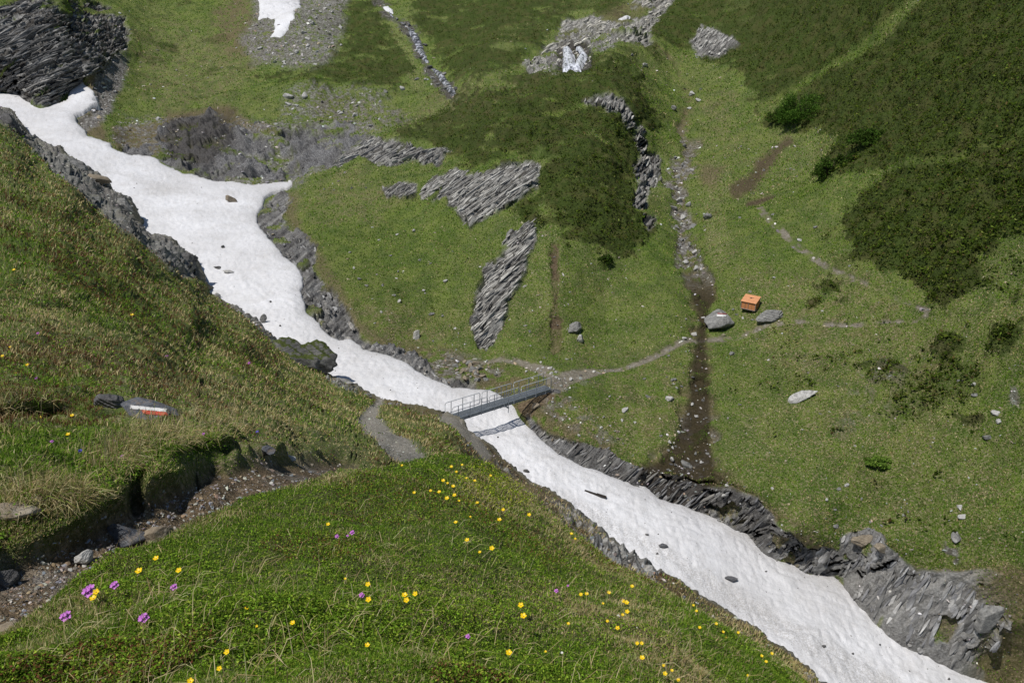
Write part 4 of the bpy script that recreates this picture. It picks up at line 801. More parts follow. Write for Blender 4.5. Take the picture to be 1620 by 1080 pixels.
near('small grey pointed stone at the left edge of the near path', HILL, 137, 888, 26, 28, 22, M_stone, 66, (0, 0, 0.5), 0.2)
near('dark rounded stone at the left frame edge on the near path', HILL, 8, 926, 36, 32, 30, M_dark, 67, (0, 0, 0.5), 0.2)
near('low brown slab in the grass at the left frame edge above the path', HILL, 20, 808, 66, 24, 40, M_tan, 68, (0, 0.1, 0.5), 0.35)
near('brown slab edge in the grass right of the low brown slab', HILL, 60, 793, 40, 22, 24, M_tan, 69, (0, 0.1, 0.2), 0.35)
near('tan slab at the bottom left corner of the near path', HILL, 14, 998, 56, 24, 40, M_tan, 70, (0, 0.1, 0.2), 0.3)
near('flat pale stone sunk at the lower right of the tan path stone', HILL, 264, 856, 26, 16, 20, M_stone, 71, (0, 0.1, 0.2), 0.3)
near('cracked grey block beside the path where the grass mound begins', HILL, 424, 714, 30, 18, 20, M_slate, 72, (0, 0.1, 0.2), 0.3)
near('pale flat slab beside the upper end of the near path', HILL, 446, 728, 34, 12, 20, M_stone, 73, (0, 0.1, 0.2), 0.3)
# stones resting on the snow
def on_snow(lab, u, v, w, h, mat, seed, rz=0.3):
    p, nn = at(SNOWG, u, v); t = float(np.dot(p, (0, cp, -sp_))); W_ = w*t/F; H_ = h*t/F*1.4
    o = rock_obj('stone', seed, (W_, W_*0.6, H_), mat, p+Vector((0, 0, H_*0.25)), (0.1, 0.25, rz), 12, 0.05); tag(o, lab, 'stone'); return o
on_snow('tan stone on the wide snow below the rock wall', 366, 319, 17, 9, M_tan, 81)
on_snow('small dark stone high on the snow above the streak of gravel', 353, 392, 7, 5, M_dark, 82)
on_snow('pale stone near the left edge of the snow below the gravel tip', 343, 471, 11, 8, M_stone, 83)
on_snow('grey stone on the snow above the big mossy boulder', 417, 510, 9, 12, M_rock, 84)
on_snow('small dark stone right of the grey stone above the mossy boulder', 443, 516, 4, 3, M_dark, 85)
on_snow('tiny dark stone in the middle of the snow beside the dark bank', 428, 478, 5, 2.5, M_dark, 86)
on_snow('long dark gravel streak stone on the snow near the gravel bank tip', 345, 424, 16, 3, M_dark, 87)
on_snow('flat grey stone at the lower end of the gravel streak on the snow', 362, 431, 18, 4, M_stone, 88)
on_snow('dark flat stone on the snow right of the brown bank below the bridge', 832, 746, 10, 5, M_dark, 89)
on_snow('flat grey slate on the snow left of the lower slate bank', 1159, 917, 24, 6, M_slate, 90)
on_snow('flat dark slate on the snow near the rock slab of the brown bank', 1049, 864, 15, 6, M_slate, 91)
on_snow('dark pebble on the snow above the flat dark slate', 1024, 846, 7, 3, M_dark, 92)
on_snow('dark pebble just below the flat dark slate on the snow', 1040, 876, 5, 3, M_dark, 93)
on_snow('dark oval stone low on the snow at the bottom', 1303, 1023, 7, 4, M_dark, 94)
on_snow('small dark stone right of the dark oval stone on the snow', 1349, 1034, 5, 3, M_dark, 95)
on_snow('dark stone low on the snow near the bottom right', 1501, 1074, 5, 3, M_dark, 96)
on_snow('tiny dark stone on the snow under the slate face', 1392, 1020, 4, 2.5, M_dark, 97)
on_snow('small dark stone at the middle of the lower snow', 1212, 904, 4, 2, M_dark, 98)
on_snow('small dark pebble on the snow below the bridge shadow', 788, 692, 3, 2, M_dark, 99)
# dark board on the snow
bm = bmesh.new(); p, nn = at(SNOWG, 942, 782); add_box(bm, (0, 0, 0), (1.75, 0.20, 0.06)); add_box(bm, (0.45, 0.05, 0.035), (0.75, 0.16, 0.05)); bmesh.ops.bevel(bm, geom=bm.edges[:], offset=0.012, affect='EDGES')
o = from_bm('board', bm, plain('wet_wood', (0.035, 0.028, 0.022))); o.location = p+Vector((0, 0, 0.05)); o.rotation_euler = (0.12, 0.14, -0.35); tag(o, 'dark wooden board lying on the snow below the bridge', 'board')

# countable loose stones: shared meshes, one object each
variants = {}
def stone_copy(mat, var, loc, size, rot, squash):
    k = (mat.name, var)
    if k not in variants:
        V, Fc = rock_verts(400+var*7, (1, 1, 1), 12, 0.05); bm_ = np_mesh('stone', V, Fc, [mat], True, link=False); variants[k] = bm_
    o = variants[k].copy(); COL.objects.link(o); o.location = loc; o.scale = (size, size*0.8, size*squash); o.rotation_euler = rot; return o
def stones(G, lst, where, group, mats=(M_stone, M_rock), indiv=True):
    group = group
    lst = sorted(lst)
    for i, (u, v, px) in enumerate(lst):
        p, nn = at(G, u, v); s = px2m(u, v, G, px); sq = random.uniform(0.5, 0.85)
        o = stone_copy(random.choice(mats), random.randrange(6), p+Vector((0, 0, s*sq*0.15)), s, (random.uniform(-.4, .4), random.uniform(-.4, .4), random.uniform(0, 6)), sq)
        lab = ('%s of %s stones %s' % (ORD[i], NUM[len(lst)], where)) if indiv and len(lst) <= 12 else 'loose grey stone ' + where
        tag(o, lab, 'stone', group)
stones(FAR, [(456,154,15),(456,166,10),(483,153,12),(540,180,9),(563,184,13),(470,168,8)], 'on the turf edge above the upper rock wall', 'stones above the upper rock wall', (M_stone,))
stones(FAR, [(637,142,10),(660,126,9),(674,127,9),(610,146,7),(565,168,6),(600,190,7),(586,200,9)], 'beside the foot of the upper left stream', 'stones by the upper stream')
stones(FAR, [(628,32,7),(640,40,9),(646,56,10),(672,72,9),(668,92,10),(680,108,9),(684,124,10),(703,118,8),(706,140,10),(722,142,10),(694,134,8)], 'in the upper left stream', 'stones in the upper stream', (M_dark, M_dark, M_rock))
stones(FAR, [(1152,768,10),(1146,783,12),(1085,735,16),(1120,718,7),(1059,700,8),(1063,726,9)], 'at the stream mouth above the slate bank', 'stones at the stream mouth')
stones(FAR, [(1327,774,7),(1340,768,8),(1308,790,7),(1322,806,6),(1323,833,9),(1222,773,5),(1306,820,4),(1178,770,4)], 'on the meadow above the slate bank', 'stones above the slate bank')
stones(FAR, [(1519,604,11),(1541,608,10),(1542,626,9),(1562,693,15),(1575,655,12),(1580,668,10),(1523,818,12),(1514,851,18),(1518,803,14)], 'in the meadow at the right side', 'stones on the right meadow')
stones(FAR, [(989,649,12),(1025,628,9),(1060,632,16),(1019,600,6),(1057,563,6),(1045,690,6),(1005,668,6),(955,660,5)], 'in turf below the middle path', 'stones right of the bridge')
stones(FAR, [(1158,561,14),(1224,440,8),(1223,340,5),(1300,492,5),(1265,380,7),(1118,345,16),(1290,360,7),(1170,640,5)], 'on the meadow around the wooden box', 'stones around the wooden box')
stones(FAR, [(1140,500,4),(1113,503,8),(1085,505,5),(1165,498,5),(1175,503,6),(1190,506,5),(1205,504,6),(1160,490,6),(1099,530,12),(1082,536,10)], 'around the marked boulder at the stream crossing', 'stones at the stream crossing')
stones(FAR, [(1075,318,14),(1064,330,12),(1090,325,12),(1082,345,14),(1070,360,12),(1096,362,14),(1078,380,12),(1092,388,11),(1100,400,12),(1085,415,14),(1102,425,12)], 'in the dry streambed right of the knoll', 'stones in the dry streambed')
stones(FAR, [(1068,250,9),(1080,262,9),(1095,270,9),(1082,232,8),(1094,150,12),(1105,160,9),(1090,172,8),(1072,282,10),(1060,300,10)], 'high in the streambed right of the knoll cliff', 'stones high in the streambed')
stones(FAR, [(1020,105,14),(1108,142,5),(1000,88,8),(1065,172,12),(1260,280,5),(1170,345,6)], 'in the grassy hollow below the waterfall', 'stones in the hollow')
stones(FAR, [(623,468,6),(683,498,9),(670,460,6),(605,452,6),(632,477,7),(603,494,6),(705,445,8),(560,425,6),(568,442,8),(580,452,6)], 'on the left half of the knoll', 'stones on the knoll left side')
stones(FAR, [(553,400,5),(618,405,6),(630,430,5),(664,412,7),(628,372,6),(655,365,7),(700,500,5),(720,520,5),(685,540,5),(735,545,5),(600,380,5)], 'scattered below the small worn ledge', 'stones below the small ledge')
stones(FAR, [(728,578,6),(733,584,7),(675,570,6),(694,579,6),(642,560,5),(710,605,5),(665,582,6),(770,572,5)], 'in the brown bank left of the bridge', 'stones in the brown bank', (M_stone, M_tan))
bl = [(748+random.gauss(0, 16), 592+random.gauss(0, 9), random.uniform(6, 12)) for _ in range(34)]
stones(FAR, bl, 'in the rubble heap behind the bridge', 'stones of the rubble heap', (M_tan, M_rock), False)
bl = [(868+random.gauss(0, 14), 587+random.gauss(0, 7), random.uniform(4, 8)) for _ in range(16)]
stones(FAR, bl, 'on the path at the right end of the bridge', 'stones at the far bridge head', (M_stone,), False)
bl = [(random.uniform(870, 990), random.uniform(625, 700), random.uniform(3, 6)) for _ in range(34)]
stones(FAR, bl, 'scattered below the right end of the bridge', 'stones below the bridge head', (M_stone, M_tan), False)
bl = [(random.uniform(405, 540), random.uniform(5, 104), random.uniform(4, 9)) for _ in range(42)]
stones(FAR, [q for q in bl if not (408 < q[0] < 478 and q[1] < 66)], 'in the scree around the snow patch at the top', 'stones in the upper scree', (M_stone,), False)
bl = [(random.uniform(1055, 1115), random.uniform(595, 745), random.uniform(3, 7.5)) for _ in range(34)]
stones(FAR, bl, 'in the lower wet streambed', 'stones in the lower streambed', (M_dark, M_rock, M_stone), False)
# finer rubble nobody could count
bmi = bmesh.new(); bmesh.ops.create_icosphere(bmi, subdivisions=1, radius=1); I1 = np.array([v.co[:] for v in bmi.verts]); I1F = np.array([[l.vert.index for l in f.loops] for f in bmi.faces]); bmi.free()
def rubble(name, G, maskA, box, n, pxr, cols, sizes=None, thr=0.3):
    u = rng.uniform(box[0], box[2], n); v = rng.uniform(box[1], box[3], n); m = G.samp(maskA, u, v); ok = rng.random(n)*0.8+thr*0.5 < m
    if G is FAR: ok &= (v < rim(u)-3) | (u > 1330)
    u, v = u[ok], v[ok]; B = G.p(u, v); n = len(B)
    if n == 0: return
    t = np.linalg.norm(B, axis=1); s = t/F*(pxr[0]+(pxr[1]-pxr[0])*rng.random(n)**2.5)*0.5
    A = rng.normal(size=(n, 3, 3))*0.28+np.diag([1, 1, 0.65])[None]; V = (I1[None]*(0.75+0.5*rng.random((n, len(I1), 1))))@A.transpose(0, 2, 1); V = V*s[:, None, None]+B[:, None]
    Fc = (I1F[None]+np.arange(n)[:, None, None]*len(I1)).reshape(-1, 3); c = pick(cols, rng.integers(0, len(cols), n), 0.3); C = np.concatenate([np.repeat(c[:, None], len(I1), 1), np.ones((n, len(I1), 1))], -1)
    tag(np_mesh(name, V.reshape(-1, 3), Fc, [M_grit], False, {'col': C.reshape(-1, 4)}), kind='stuff')
b = NB('grit'); a = b.add('ShaderNodeAttribute', attribute_name='col'); b.l(a.outputs['Color'], b.p.inputs['Base Color']); M_grit = b.m
GC = [(0.42,0.41,0.39),(0.28,0.27,0.26),(0.62,0.60,0.57),(0.19,0.18,0.17),(0.36,0.30,0.22)]
zone_s = np.clip(mk['gravel']*(1-rk*0.5)+pathm*0.3+STREAMM*0.3, 0, 1)
rubble('rubble', FAR, zone_s, (0, 0, 1620, 1080), 46000, (1.2, 6), GC)
sp2 = np.clip(sstep(0.0, 0.4, w3+w1*0.5)*0.35+mk['soil']*0.45, 0, 1)*(1-mk['heath'])*(SNSD < -4); sp2[:, :] = np.maximum(sp2, 0.10*(mk['heath'] < 0.3)*(SNSD < -4)*(FU > 200))
rubble('rubble', FAR, sp2, (150, 0, 1620, 1080), 15000, (1.0, 4.5), GC, thr=0.0)
rubble('rubble', HILL, rep(np.maximum(gravb, pm)), (-20, 150, 800, 760), 60000, (1.0, 4), [(0.27,0.26,0.245),(0.19,0.18,0.17),(0.40,0.385,0.36)])
rubble('rubble', HILL, rep(np.maximum(pn, brown*0.4)), (-20, 690, 1300, 1080), 26000, (1.2, 7), [(0.30,0.27,0.24),(0.20,0.165,0.135),(0.44,0.42,0.38),(0.30,0.22,0.15),(0.24,0.25,0.27)])
rubble('rubble', HILL, rep(np.maximum(hk['rock'], 0.12*(HU > 300)*(HV < 700))), (300, 400, 720, 720), 9000, (1.0, 6), GC)

rubble('rubble', SNOWG, np.clip(0.55*np.exp(-np.maximum(sdm, 0)/1.5)+0.36, 0, 1), (0, 120, 1600, 1090), 5200, (0.7, 2.4), [(0.10,0.09,0.08),(0.2,0.19,0.17),(0.06,0.055,0.05)], thr=0.6)

# ------------------------------------------------------------ snow patches, streams, waterfall on the far slope
def patch_obj(poly, name, lab, mat, off=0.35, step=1.2, cat='snow patch', kind=None, edge=2.0, G=None):
    G = G or FAR
    a = np.array(poly); u = np.arange(a[:, 0].min()-4, a[:, 0].max()+4, step); v = np.arange(a[:, 1].min()-4, a[:, 1].max()+4, step); U, V = np.meshgrid(u, v)
    P = G.p(U.ravel(), V.ravel()).reshape(*U.shape, 3); Nn = G.n(U.ravel(), V.ravel()).reshape(*U.shape, 3)
    sd = poly_sd(U, V, poly)+vn(P, 0.8, 500)*edge; h = np.where(sd > 0, off*(1-np.exp(-sd/3.0)), sd*0.3)
    sheet_objects(P+Nn*h[..., None], mat, {'m1': np.zeros((*U.shape, 4))}, [], (name, dict(kind=kind) if kind else dict(label=lab, cat=cat)), sd > -2)
patch_obj([(410,-60),(476,-60),(475,0),(474,12),(468,22),(470,38),(460,42),(455,52),(445,64),(430,64),(434,55),(436,40),(442,30),(425,30),(410,33),(411,15)], 'snow_patch', 'ragged snow patch in the scree at the top left', M_snow, 0.5)
patch_obj([(606,14),(614,11),(622,16),(622,21),(610,19)], 'snow_patch', 'tiny snow patch beside the upper left stream', M_snow, 0.5, 0.8, edge=0.6)
patch_obj([(978,36),(990,29),(998,30),(992,35),(984,38)], 'snow_patch', 'tiny snow patch on the pale rock right of the waterfall', M_snow, 0.6, 0.8, edge=0.6)
b = NB('white_water', 0.25, 0.5); P = b.pos(); n = b.noise(b.mapping(P, (0, 0.25, 0), (2.2, 0.6, 0.22)), 1.0, 4, 0.65)
c = b.ramp(n, [(0.36, (0.10, 0.10, 0.11)), (0.44, (0.38, 0.39, 0.43)), (0.52, (0.72, 0.74, 0.80)), (0.7, (0.86, 0.87, 0.92))]); b.l(c, b.p.inputs['Base Color']); b.bump(n, 0.4, 0.2); M_water = b.m
b = NB('broken_water', 0.25, 0.5); P = b.pos(); n = b.noise(P, 1.0, 5, 0.7)
c = b.ramp(n, [(0.40, (0.03, 0.03, 0.032)), (0.50, (0.12, 0.12, 0.13)), (0.58, (0.42, 0.43, 0.47)), (0.68, (0.75, 0.76, 0.82))]); b.l(c, b.p.inputs['Base Color']); b.bump(n, 0.8, 0.3); M_water2 = b.m
for wp in ([(891,75),(898,72),(902,80),(906,92),(909,106),(899,106),(897,96),(893,86)], [(912,75),(917,73),(922,78),(925,84),(922,91),(919,100),(917,106),(908,106),(912,96),(917,86)], [(892,88),(896,92),(898,107),(892,107)]):
    patch_obj(wp, 'waterfall', '', M_water, 0.5, 0.6, kind='structure', edge=0.8, G=FAR0)
for L in ([(646,44,3),(655,55,6),(662,68,6),(665,80,5),(674,95,4)], [(683,103,3),(692,112,6),(702,128,6),(712,142,6.5),(717,150,4)], [(607,8,1.5),(625,30,2),(646,44,2)]):
    poly = [(u-w, v) for u, v, w in L]+[(u+w*1.2, v+1) for u, v, w in L[::-1]]
    patch_obj(poly, 'stream', '', M_water2, 0.35, 0.8, kind='structure', edge=1.2)

# ------------------------------------------------------------ painted trail marks
def mark(rock, quad, mat, name='paint_mark', n=14, parent=True, edge=0.06, seed=0):
    """quad: four photo pixels; laid on the rock's surface"""
    bpy.context.view_layer.update(); Mw = rock.matrix_world; me = rock.data
    bv = BVHTree.FromPolygons([Mw@v.co for v in me.vertices], [p.vertices[:] for p in me.polygons]); q = np.array(quad, float); vs_, ok = [], []
    for j in range(n+1):
        for i in range(n*3+1):
            a, b_ = i/(n*3), j/n; pu = (q[0]*(1-a)+q[1]*a)*(1-b_)+(q[3]*(1-a)+q[2]*a)*b_
            d = Vector(pix(pu[0], pu[1], 1.0)).normalized(); h = bv.ray_cast(Vector((0, 0, 0)), d)
            if h[0] is None: vs_.append(Vector((0, 0, 0))); ok.append(False)
            else: vs_.append(h[0]+h[1]*0.006*max(1, h[3]/12)); ok.append(True)
    fs = []; w = n*3+1
    for j in range(n):
        for i in range(n*3):
            k = [j*w+i, j*w+i+1, (j+1)*w+i+1, (j+1)*w+i]
            if all(ok[t] for t in k):
                zs = [vs_[t].length for t in k]
                e = min(i/(n*3), 1-i/(n*3))*3; e2 = min((j+.5)/n, 1-(j+.5)/n)
                if max(zs)-min(zs) < 0.35 and not (min(e, e2*1.3) < 0.12 and random.random() < 0.45): fs.append(k)
    if not fs: print('mark failed', name); return
    inv = Mw.inverted(); o = np_mesh(name, np.array([(inv@v)[:] for v in vs_]), np.array(fs), [mat], True); o.parent = rock; return o
M_pw = plain('white_paint', (0.75, 0.74, 0.72), 0.7, 0, (0.5, 0.49, 0.47), 14); M_pr = plain('red_paint', (0.52, 0.055, 0.03), 0.7, 0, (0.42, 0.09, 0.06), 14); M_pr2 = plain('dark_red_paint', (0.32, 0.06, 0.05), 0.7)

# ------------------------------------------------------------ footbridge
M_galv = plain('galvanised_steel', (0.27, 0.30, 0.33), 0.5, 0.35, (0.21, 0.235, 0.26), 3); M_galvl = plain('railing_steel', (0.50, 0.52, 0.54), 0.45, 0.1, (0.40, 0.42, 0.44), 6)
A_ = Vector(pix(709, 661, 63.4)); B_ = Vector(pix(866, 612, 69.6)); ax = B_-A_; LEN = ax.length
yaw = math.atan2(ax.y, ax.x); pit = -math.asin(ax.z/LEN)
br = empty('footbridge', A_, (0, pit, yaw)); tag(br, 'narrow grey steel footbridge with railings over the snow filled gully', 'footbridge')
WB = 0.82
for s in (-1, 1):
    bm = bmesh.new(); y = s*WB/2
    add_box(bm, (LEN/2, y, -0.15), (LEN, 0.02, 0.26)); add_box(bm, (LEN/2, y, -0.293), (LEN+0.002, 0.11, 0.022)); add_box(bm, (LEN/2, y, -0.008), (LEN+0.002, 0.11, 0.022))
    for k in range(14): add_box(bm, (0.5+k*(LEN-1)/13, y-0.03*s, -0.15), (0.02, 0.045, 0.255))
    from_bm('girder', bm, M_galv, br)
bm = bmesh.new(); nb = int(LEN/0.075)
for k in range(nb): add_box(bm, (0.04+k*(LEN-0.08)/(nb-1), 0, 0.008), (0.022, WB-0.16, 0.03))
for k in range(9): add_box(bm, (LEN/2, -WB/2+0.1+k*(WB-0.2)/8, 0.004), (LEN-0.05, 0.008, 0.03))
from_bm('deck_grating', bm, M_galv, br)
bm = bmesh.new()
for k in range(7): add_box(bm, (0.4+k*(LEN-0.8)/6, 0, -0.22), (0.08, WB-0.03, 0.10))
for k in range(6):
    x0, x1 = 0.4+k*(LEN-0.8)/6, 0.4+(k+1)*(LEN-0.8)/6; add_tube(bm, [(x0, -WB/2+.04, -.26), (x1, WB/2-.04, -.26)], 0.02); add_tube(bm, [(x0, WB/2-.04, -.285), (x1, -WB/2+.04, -.285)], 0.02)
from_bm('cross_bracing', bm, M_galv, br)
def corner(p, a, b, r=0.16, n=5):
    out = []
    for i in range(n+1):
        t = i/n*math.pi/2; out.append(p + a*r*(1-math.sin(t)) + b*r*(1-math.cos(t)))
    return out
for s in (-1, 1):
    y = s*(WB/2+0.10)
    for (x0, x1) in ((0.05, LEN*0.335), (LEN*0.355, LEN*0.655), (LEN*0.675, LEN-0.05)):
        bm = bmesh.new(); X = Vector((1, 0, 0)); Z = Vector((0, 0, 1)); tl, tr, b_l, b_r = Vector((x0, y, 1.1)), Vector((x1, y, 1.1)), Vector((x0, y, 0.12)), Vector((x1, y, 0.12))
        loop = corner(tl, -Z, X)+corner(tr, -X, -Z)+corner(b_r, Z, -X)+corner(b_l, X, Z); loop.append(loop[0])
        add_tube(bm, loop, 0.03)
        rl = from_bm('railing_frame', bm, M_galvl, br, True)
        for k in range(3):
            xx = x0+(x1-x0)*(0.17+0.33*k); bm = bmesh.new(); dn_ = -0.32; 
            add_tube(bm, [(xx, y, 1.09), (xx, y, dn_)], 0.032); add_box(bm, (xx, y-s*0.05, -0.06), (0.09, 0.09, 0.08)); add_box(bm, (xx, y-s*0.05, -0.27), (0.09, 0.09, 0.06))
            from_bm('post', bm, M_galvl, rl)
    bm = bmesh.new(); add_tube(bm, [(LEN*0.5+0.5, y, 1.05), (LEN*0.5+0.5, y, -0.95)], 0.035); from_bm('support_post', bm, M_galvl, br)
bm = bmesh.new(); add_box(bm, (LEN*0.5+0.5, 0, -0.50), (0.10, WB+0.25, 0.12)); from_bm('support_beam', bm, M_galv, br)
bm = bmesh.new(); add_box(bm, (-0.42, 0.05, -0.12), (0.85, 1.25, 0.05)); from_bm('ramp_plate', bm, M_galv, br)
# stone footing under the far end
p = B_+Vector((0.2, 0.3, -0.95)); o = rock_obj('stone_footing', 333, (2.2, 2.4, 1.7), M_dark, p, (0, 0.2, yaw), 12, 0.09, True, 0.08); tag(o, 'dark stone footing under the right end of the footbridge', 'footing')

# ------------------------------------------------------------ wooden box with a sloping lid
M_wood = NB('orange_wood', 0.6); P = M_wood.objc(); n = M_wood.noise(M_wood.mapping(P, (0, 0, 0), (3, 3, 22)), 1.0, 4); c = M_wood.ramp(n, [(0.3, (0.42, 0.165, 0.065)), (0.7, (0.62, 0.27, 0.11))]); M_wood.l(c, M_wood.p.inputs['Base Color']); M_wood = M_wood.m
M_wood2 = plain('lid_wood', (0.66, 0.32, 0.16), 0.55, 0, (0.56, 0.25, 0.11), 5); M_bat = plain('weathered_batten', (0.36, 0.30, 0.26), 0.8)
p, nn = at(FAR, 1186, 489); t = float(np.dot(p, (0, cp, -sp_))); sc = t/84.0
bx = empty('storage_box', p+Vector((0, 0, 0.10)), (0.0, 0.0, math.radians(-37))); tag(bx, 'orange wooden storage box with a sloping lid standing in the meadow', 'wooden box')
Wx, Dy, Hf, Hb = 1.50*sc, 1.10*sc, 0.80*sc, 1.18*sc
def wall_box(bm, quad, th):
    q = [Vector(a) for a in quad]; nrm_ = (q[1]-q[0]).cross(q[3]-q[0]).normalized()*th
    A = [bm.verts.new(a) for a in q]; B2 = [bm.verts.new(a+nrm_) for a in q]; bm.faces.new(A); bm.faces.new(B2[::-1])
    for i in range(4): bm.faces.new((A[i], B2[i], B2[(i+1) % 4], A[(i+1) % 4]))
x0, x1, y0, y1 = -Wx/2, Wx/2, -Dy/2, Dy/2
for k in range(4):        # front planks
    bm = bmesh.new(); a, b_ = x0+Wx*k/4+0.008, x0+Wx*(k+1)/4-0.008; wall_box(bm, [(a, y0, 0), (a, y0, Hf), (b_, y0, Hf), (b_, y0, 0)], 0.03); from_bm('front_board', bm, M_wood, bx)
for x in (x0, x1):
    bm = bmesh.new(); e = 0.034; wall_box(bm, [(x-0.0, y0+e, 0), (x, y1-e, 0), (x, y1-e, Hb-0.02), (x, y0+e, Hf)], 0.03 if x > 0 else -0.03); from_bm('side_panel', bm, M_wood, bx)
bm = bmesh.new(); wall_box(bm, [(x0, y1, 0), (x1, y1, 0), (x1, y1, Hb), (x0, y1, Hb)], -0.03); from_bm('back_panel', bm, M_wood, bx)
bm = bmesh.new()
for x, y, h in ((x0, y0, Hf), (x1, y0, Hf), (x1, y1, Hb), (x0, y1, Hb)): add_box(bm, (x+0.022*(1 if x > 0 else -1), y+0.036*(1 if y > 0 else -1), h/2-0.01), (0.05, 0.05, h-0.03))
add_box(bm, (0, y0-0.045, 0.035), (Wx-0.02, 0.03, 0.06)); add_box(bm, (0, y0-0.045, Hf*0.5), (0.035, 0.03, Hf*0.8)); add_box(bm, (x0+Wx*0.27, y0-0.045, Hf*0.5), (0.02, 0.02, Hf*0.9))
from_bm('batten', bm, M_bat, bx); bm = bmesh.new(); add_box(bm, (x1+0.04, 0, 0.035), (0.03, Dy-0.04, 0.06)); from_bm('batten', bm, M_bat, bx)
al = math.atan2(Hb-Hf, Dy); Ld = (Dy+0.20)/math.cos(al)
bm = bmesh.new(); MM = Matrix.Translation((0, 0, (Hf+Hb)/2+0.045)) @ Matrix.Rotation(al, 4, 'X')
for k in range(3): add_box(bm, (0, -Ld/2+Ld/6+k*Ld/3, 0), (Wx+0.16, Ld/3-0.012, 0.035), MM)
lid = from_bm('lid', bm, M_wood2, bx)
bm = bmesh.new(); add_box(bm, (-0.03, 0.10, 0.03), (0.22, 0.10, 0.02), MM); add_box(bm, (0.10, 0.18, 0.03), (0.30, 0.03, 0.025), MM); from_bm('hinge_plate', bm, plain('dark_iron', (0.06, 0.05, 0.045)), lid)
bm = bmesh.new()
for x in (-0.5, -0.15, 0.2, 0.55): add_box(bm, (x*Wx*0.85, 0, -0.07), (0.12, Dy*0.9, 0.13))
from_bm('runner', bm, plain('dark_runner', (0.07, 0.06, 0.05)), bx)

# ------------------------------------------------------------ bushes
def bush(u, v, wpx, hpx, lab, nleaf, cols, seed):
    p, nn = at(FAR, u, v); t = float(np.dot(p, (0, cp, -sp_))); Rw, Rh = wpx*t/F/2, hpx*t/F/2
    e = empty('shrub', p); tag(e, lab, 'shrub', 'shrubs on the right slope'); r = np.random.default_rng(seed)
    bm = bmesh.new()
    for k in range(9):
        a = r.random()*6.28; q = Vector((math.cos(a)*Rw*0.7*r.random(), math.sin(a)*Rw*0.5*r.random(), Rh*(1.0+0.7*r.random())))
        add_tube(bm, [(0, 0, -0.2), q*0.5+Vector((0, 0, 0.1)), q], [0.05, 0.035, 0.012], 5)
    from_bm('stem', bm, plain('bark', (0.10, 0.075, 0.05)), e, True)
    nc = 46; cc = nrm(r.normal(size=(nc, 3)))*(0.35+0.6*r.random((nc, 1))**0.6); cc[:, 2] = np.abs(cc[:, 2])*1.2
    ci = r.integers(0, nc, nleaf); o = nrm(r.normal(size=(nleaf, 3)))*(r.random((nleaf, 1))**0.4)*0.24
    V = (cc[ci]+o)*np.array([Rw, Rw*0.75, Rh*1.35]); N_ = nrm(V+np.array([0, 0, 0.3])); c = pick(cols, r.integers(0, len(cols), nleaf), 0.3)*(0.8+0.4*r.random((nc, 1)))[ci]
    f = leaves('foliage', V, N_, np.full(nleaf, 0.10)*(0.6+0.8*r.random(nleaf)), c, 0.2); del f['kind']; f.parent = e
BG = [(0.075,0.155,0.022),(0.11,0.20,0.03),(0.045,0.10,0.016)]; BD = [(0.055,0.10,0.018),(0.08,0.13,0.024),(0.038,0.065,0.013)]
bush(1270, 190, 88, 54, 'bright green leafy shrub on the edge of the right slope scrub', 9000, BG, 1)
bush(1232, 192, 40, 26, 'small dark shrub touching the left side of the bright green shrub', 2500, BD, 2)
bush(1375, 226, 70, 28, 'dark green shrub right of and below the bright green shrub', 6000, BD+BG[:1], 3)
bush(1308, 278, 50, 36, 'dark shrub lowest of the shrubs on the right slope', 4000, BD+BG[:1], 4)
bush(1340, 262, 44, 26, 'low dark shrub between the lowest shrub and the long dark green shrub', 2500, BD, 5)
bush(958, 414, 30, 14, 'small round dark shrub at the lower edge of the knoll scrub', 1500, BD, 6)
bush(1390, 732, 42, 13, 'lone light green low shrub in the lower right meadow', 2500, [(0.12,0.21,0.03),(0.16,0.25,0.045)], 7)

# trail marks (after the boulders stand)
mark(pb1, [(1134, 497), (1149, 498), (1148, 501.5), (1134, 501)], M_pw, 'white_paint'); mark(pb1, [(1135, 495.2), (1150, 496.2), (1149, 497.6), (1135, 496.8)], M_pr2, 'red_paint')
mark(ps_, [(206, 641), (264, 647), (264, 652), (206, 647)], M_pw, 'white_paint'); mark(ps_, [(224, 648.5), (265, 652.5), (265, 658.5), (226, 655)], M_pr, 'red_paint')

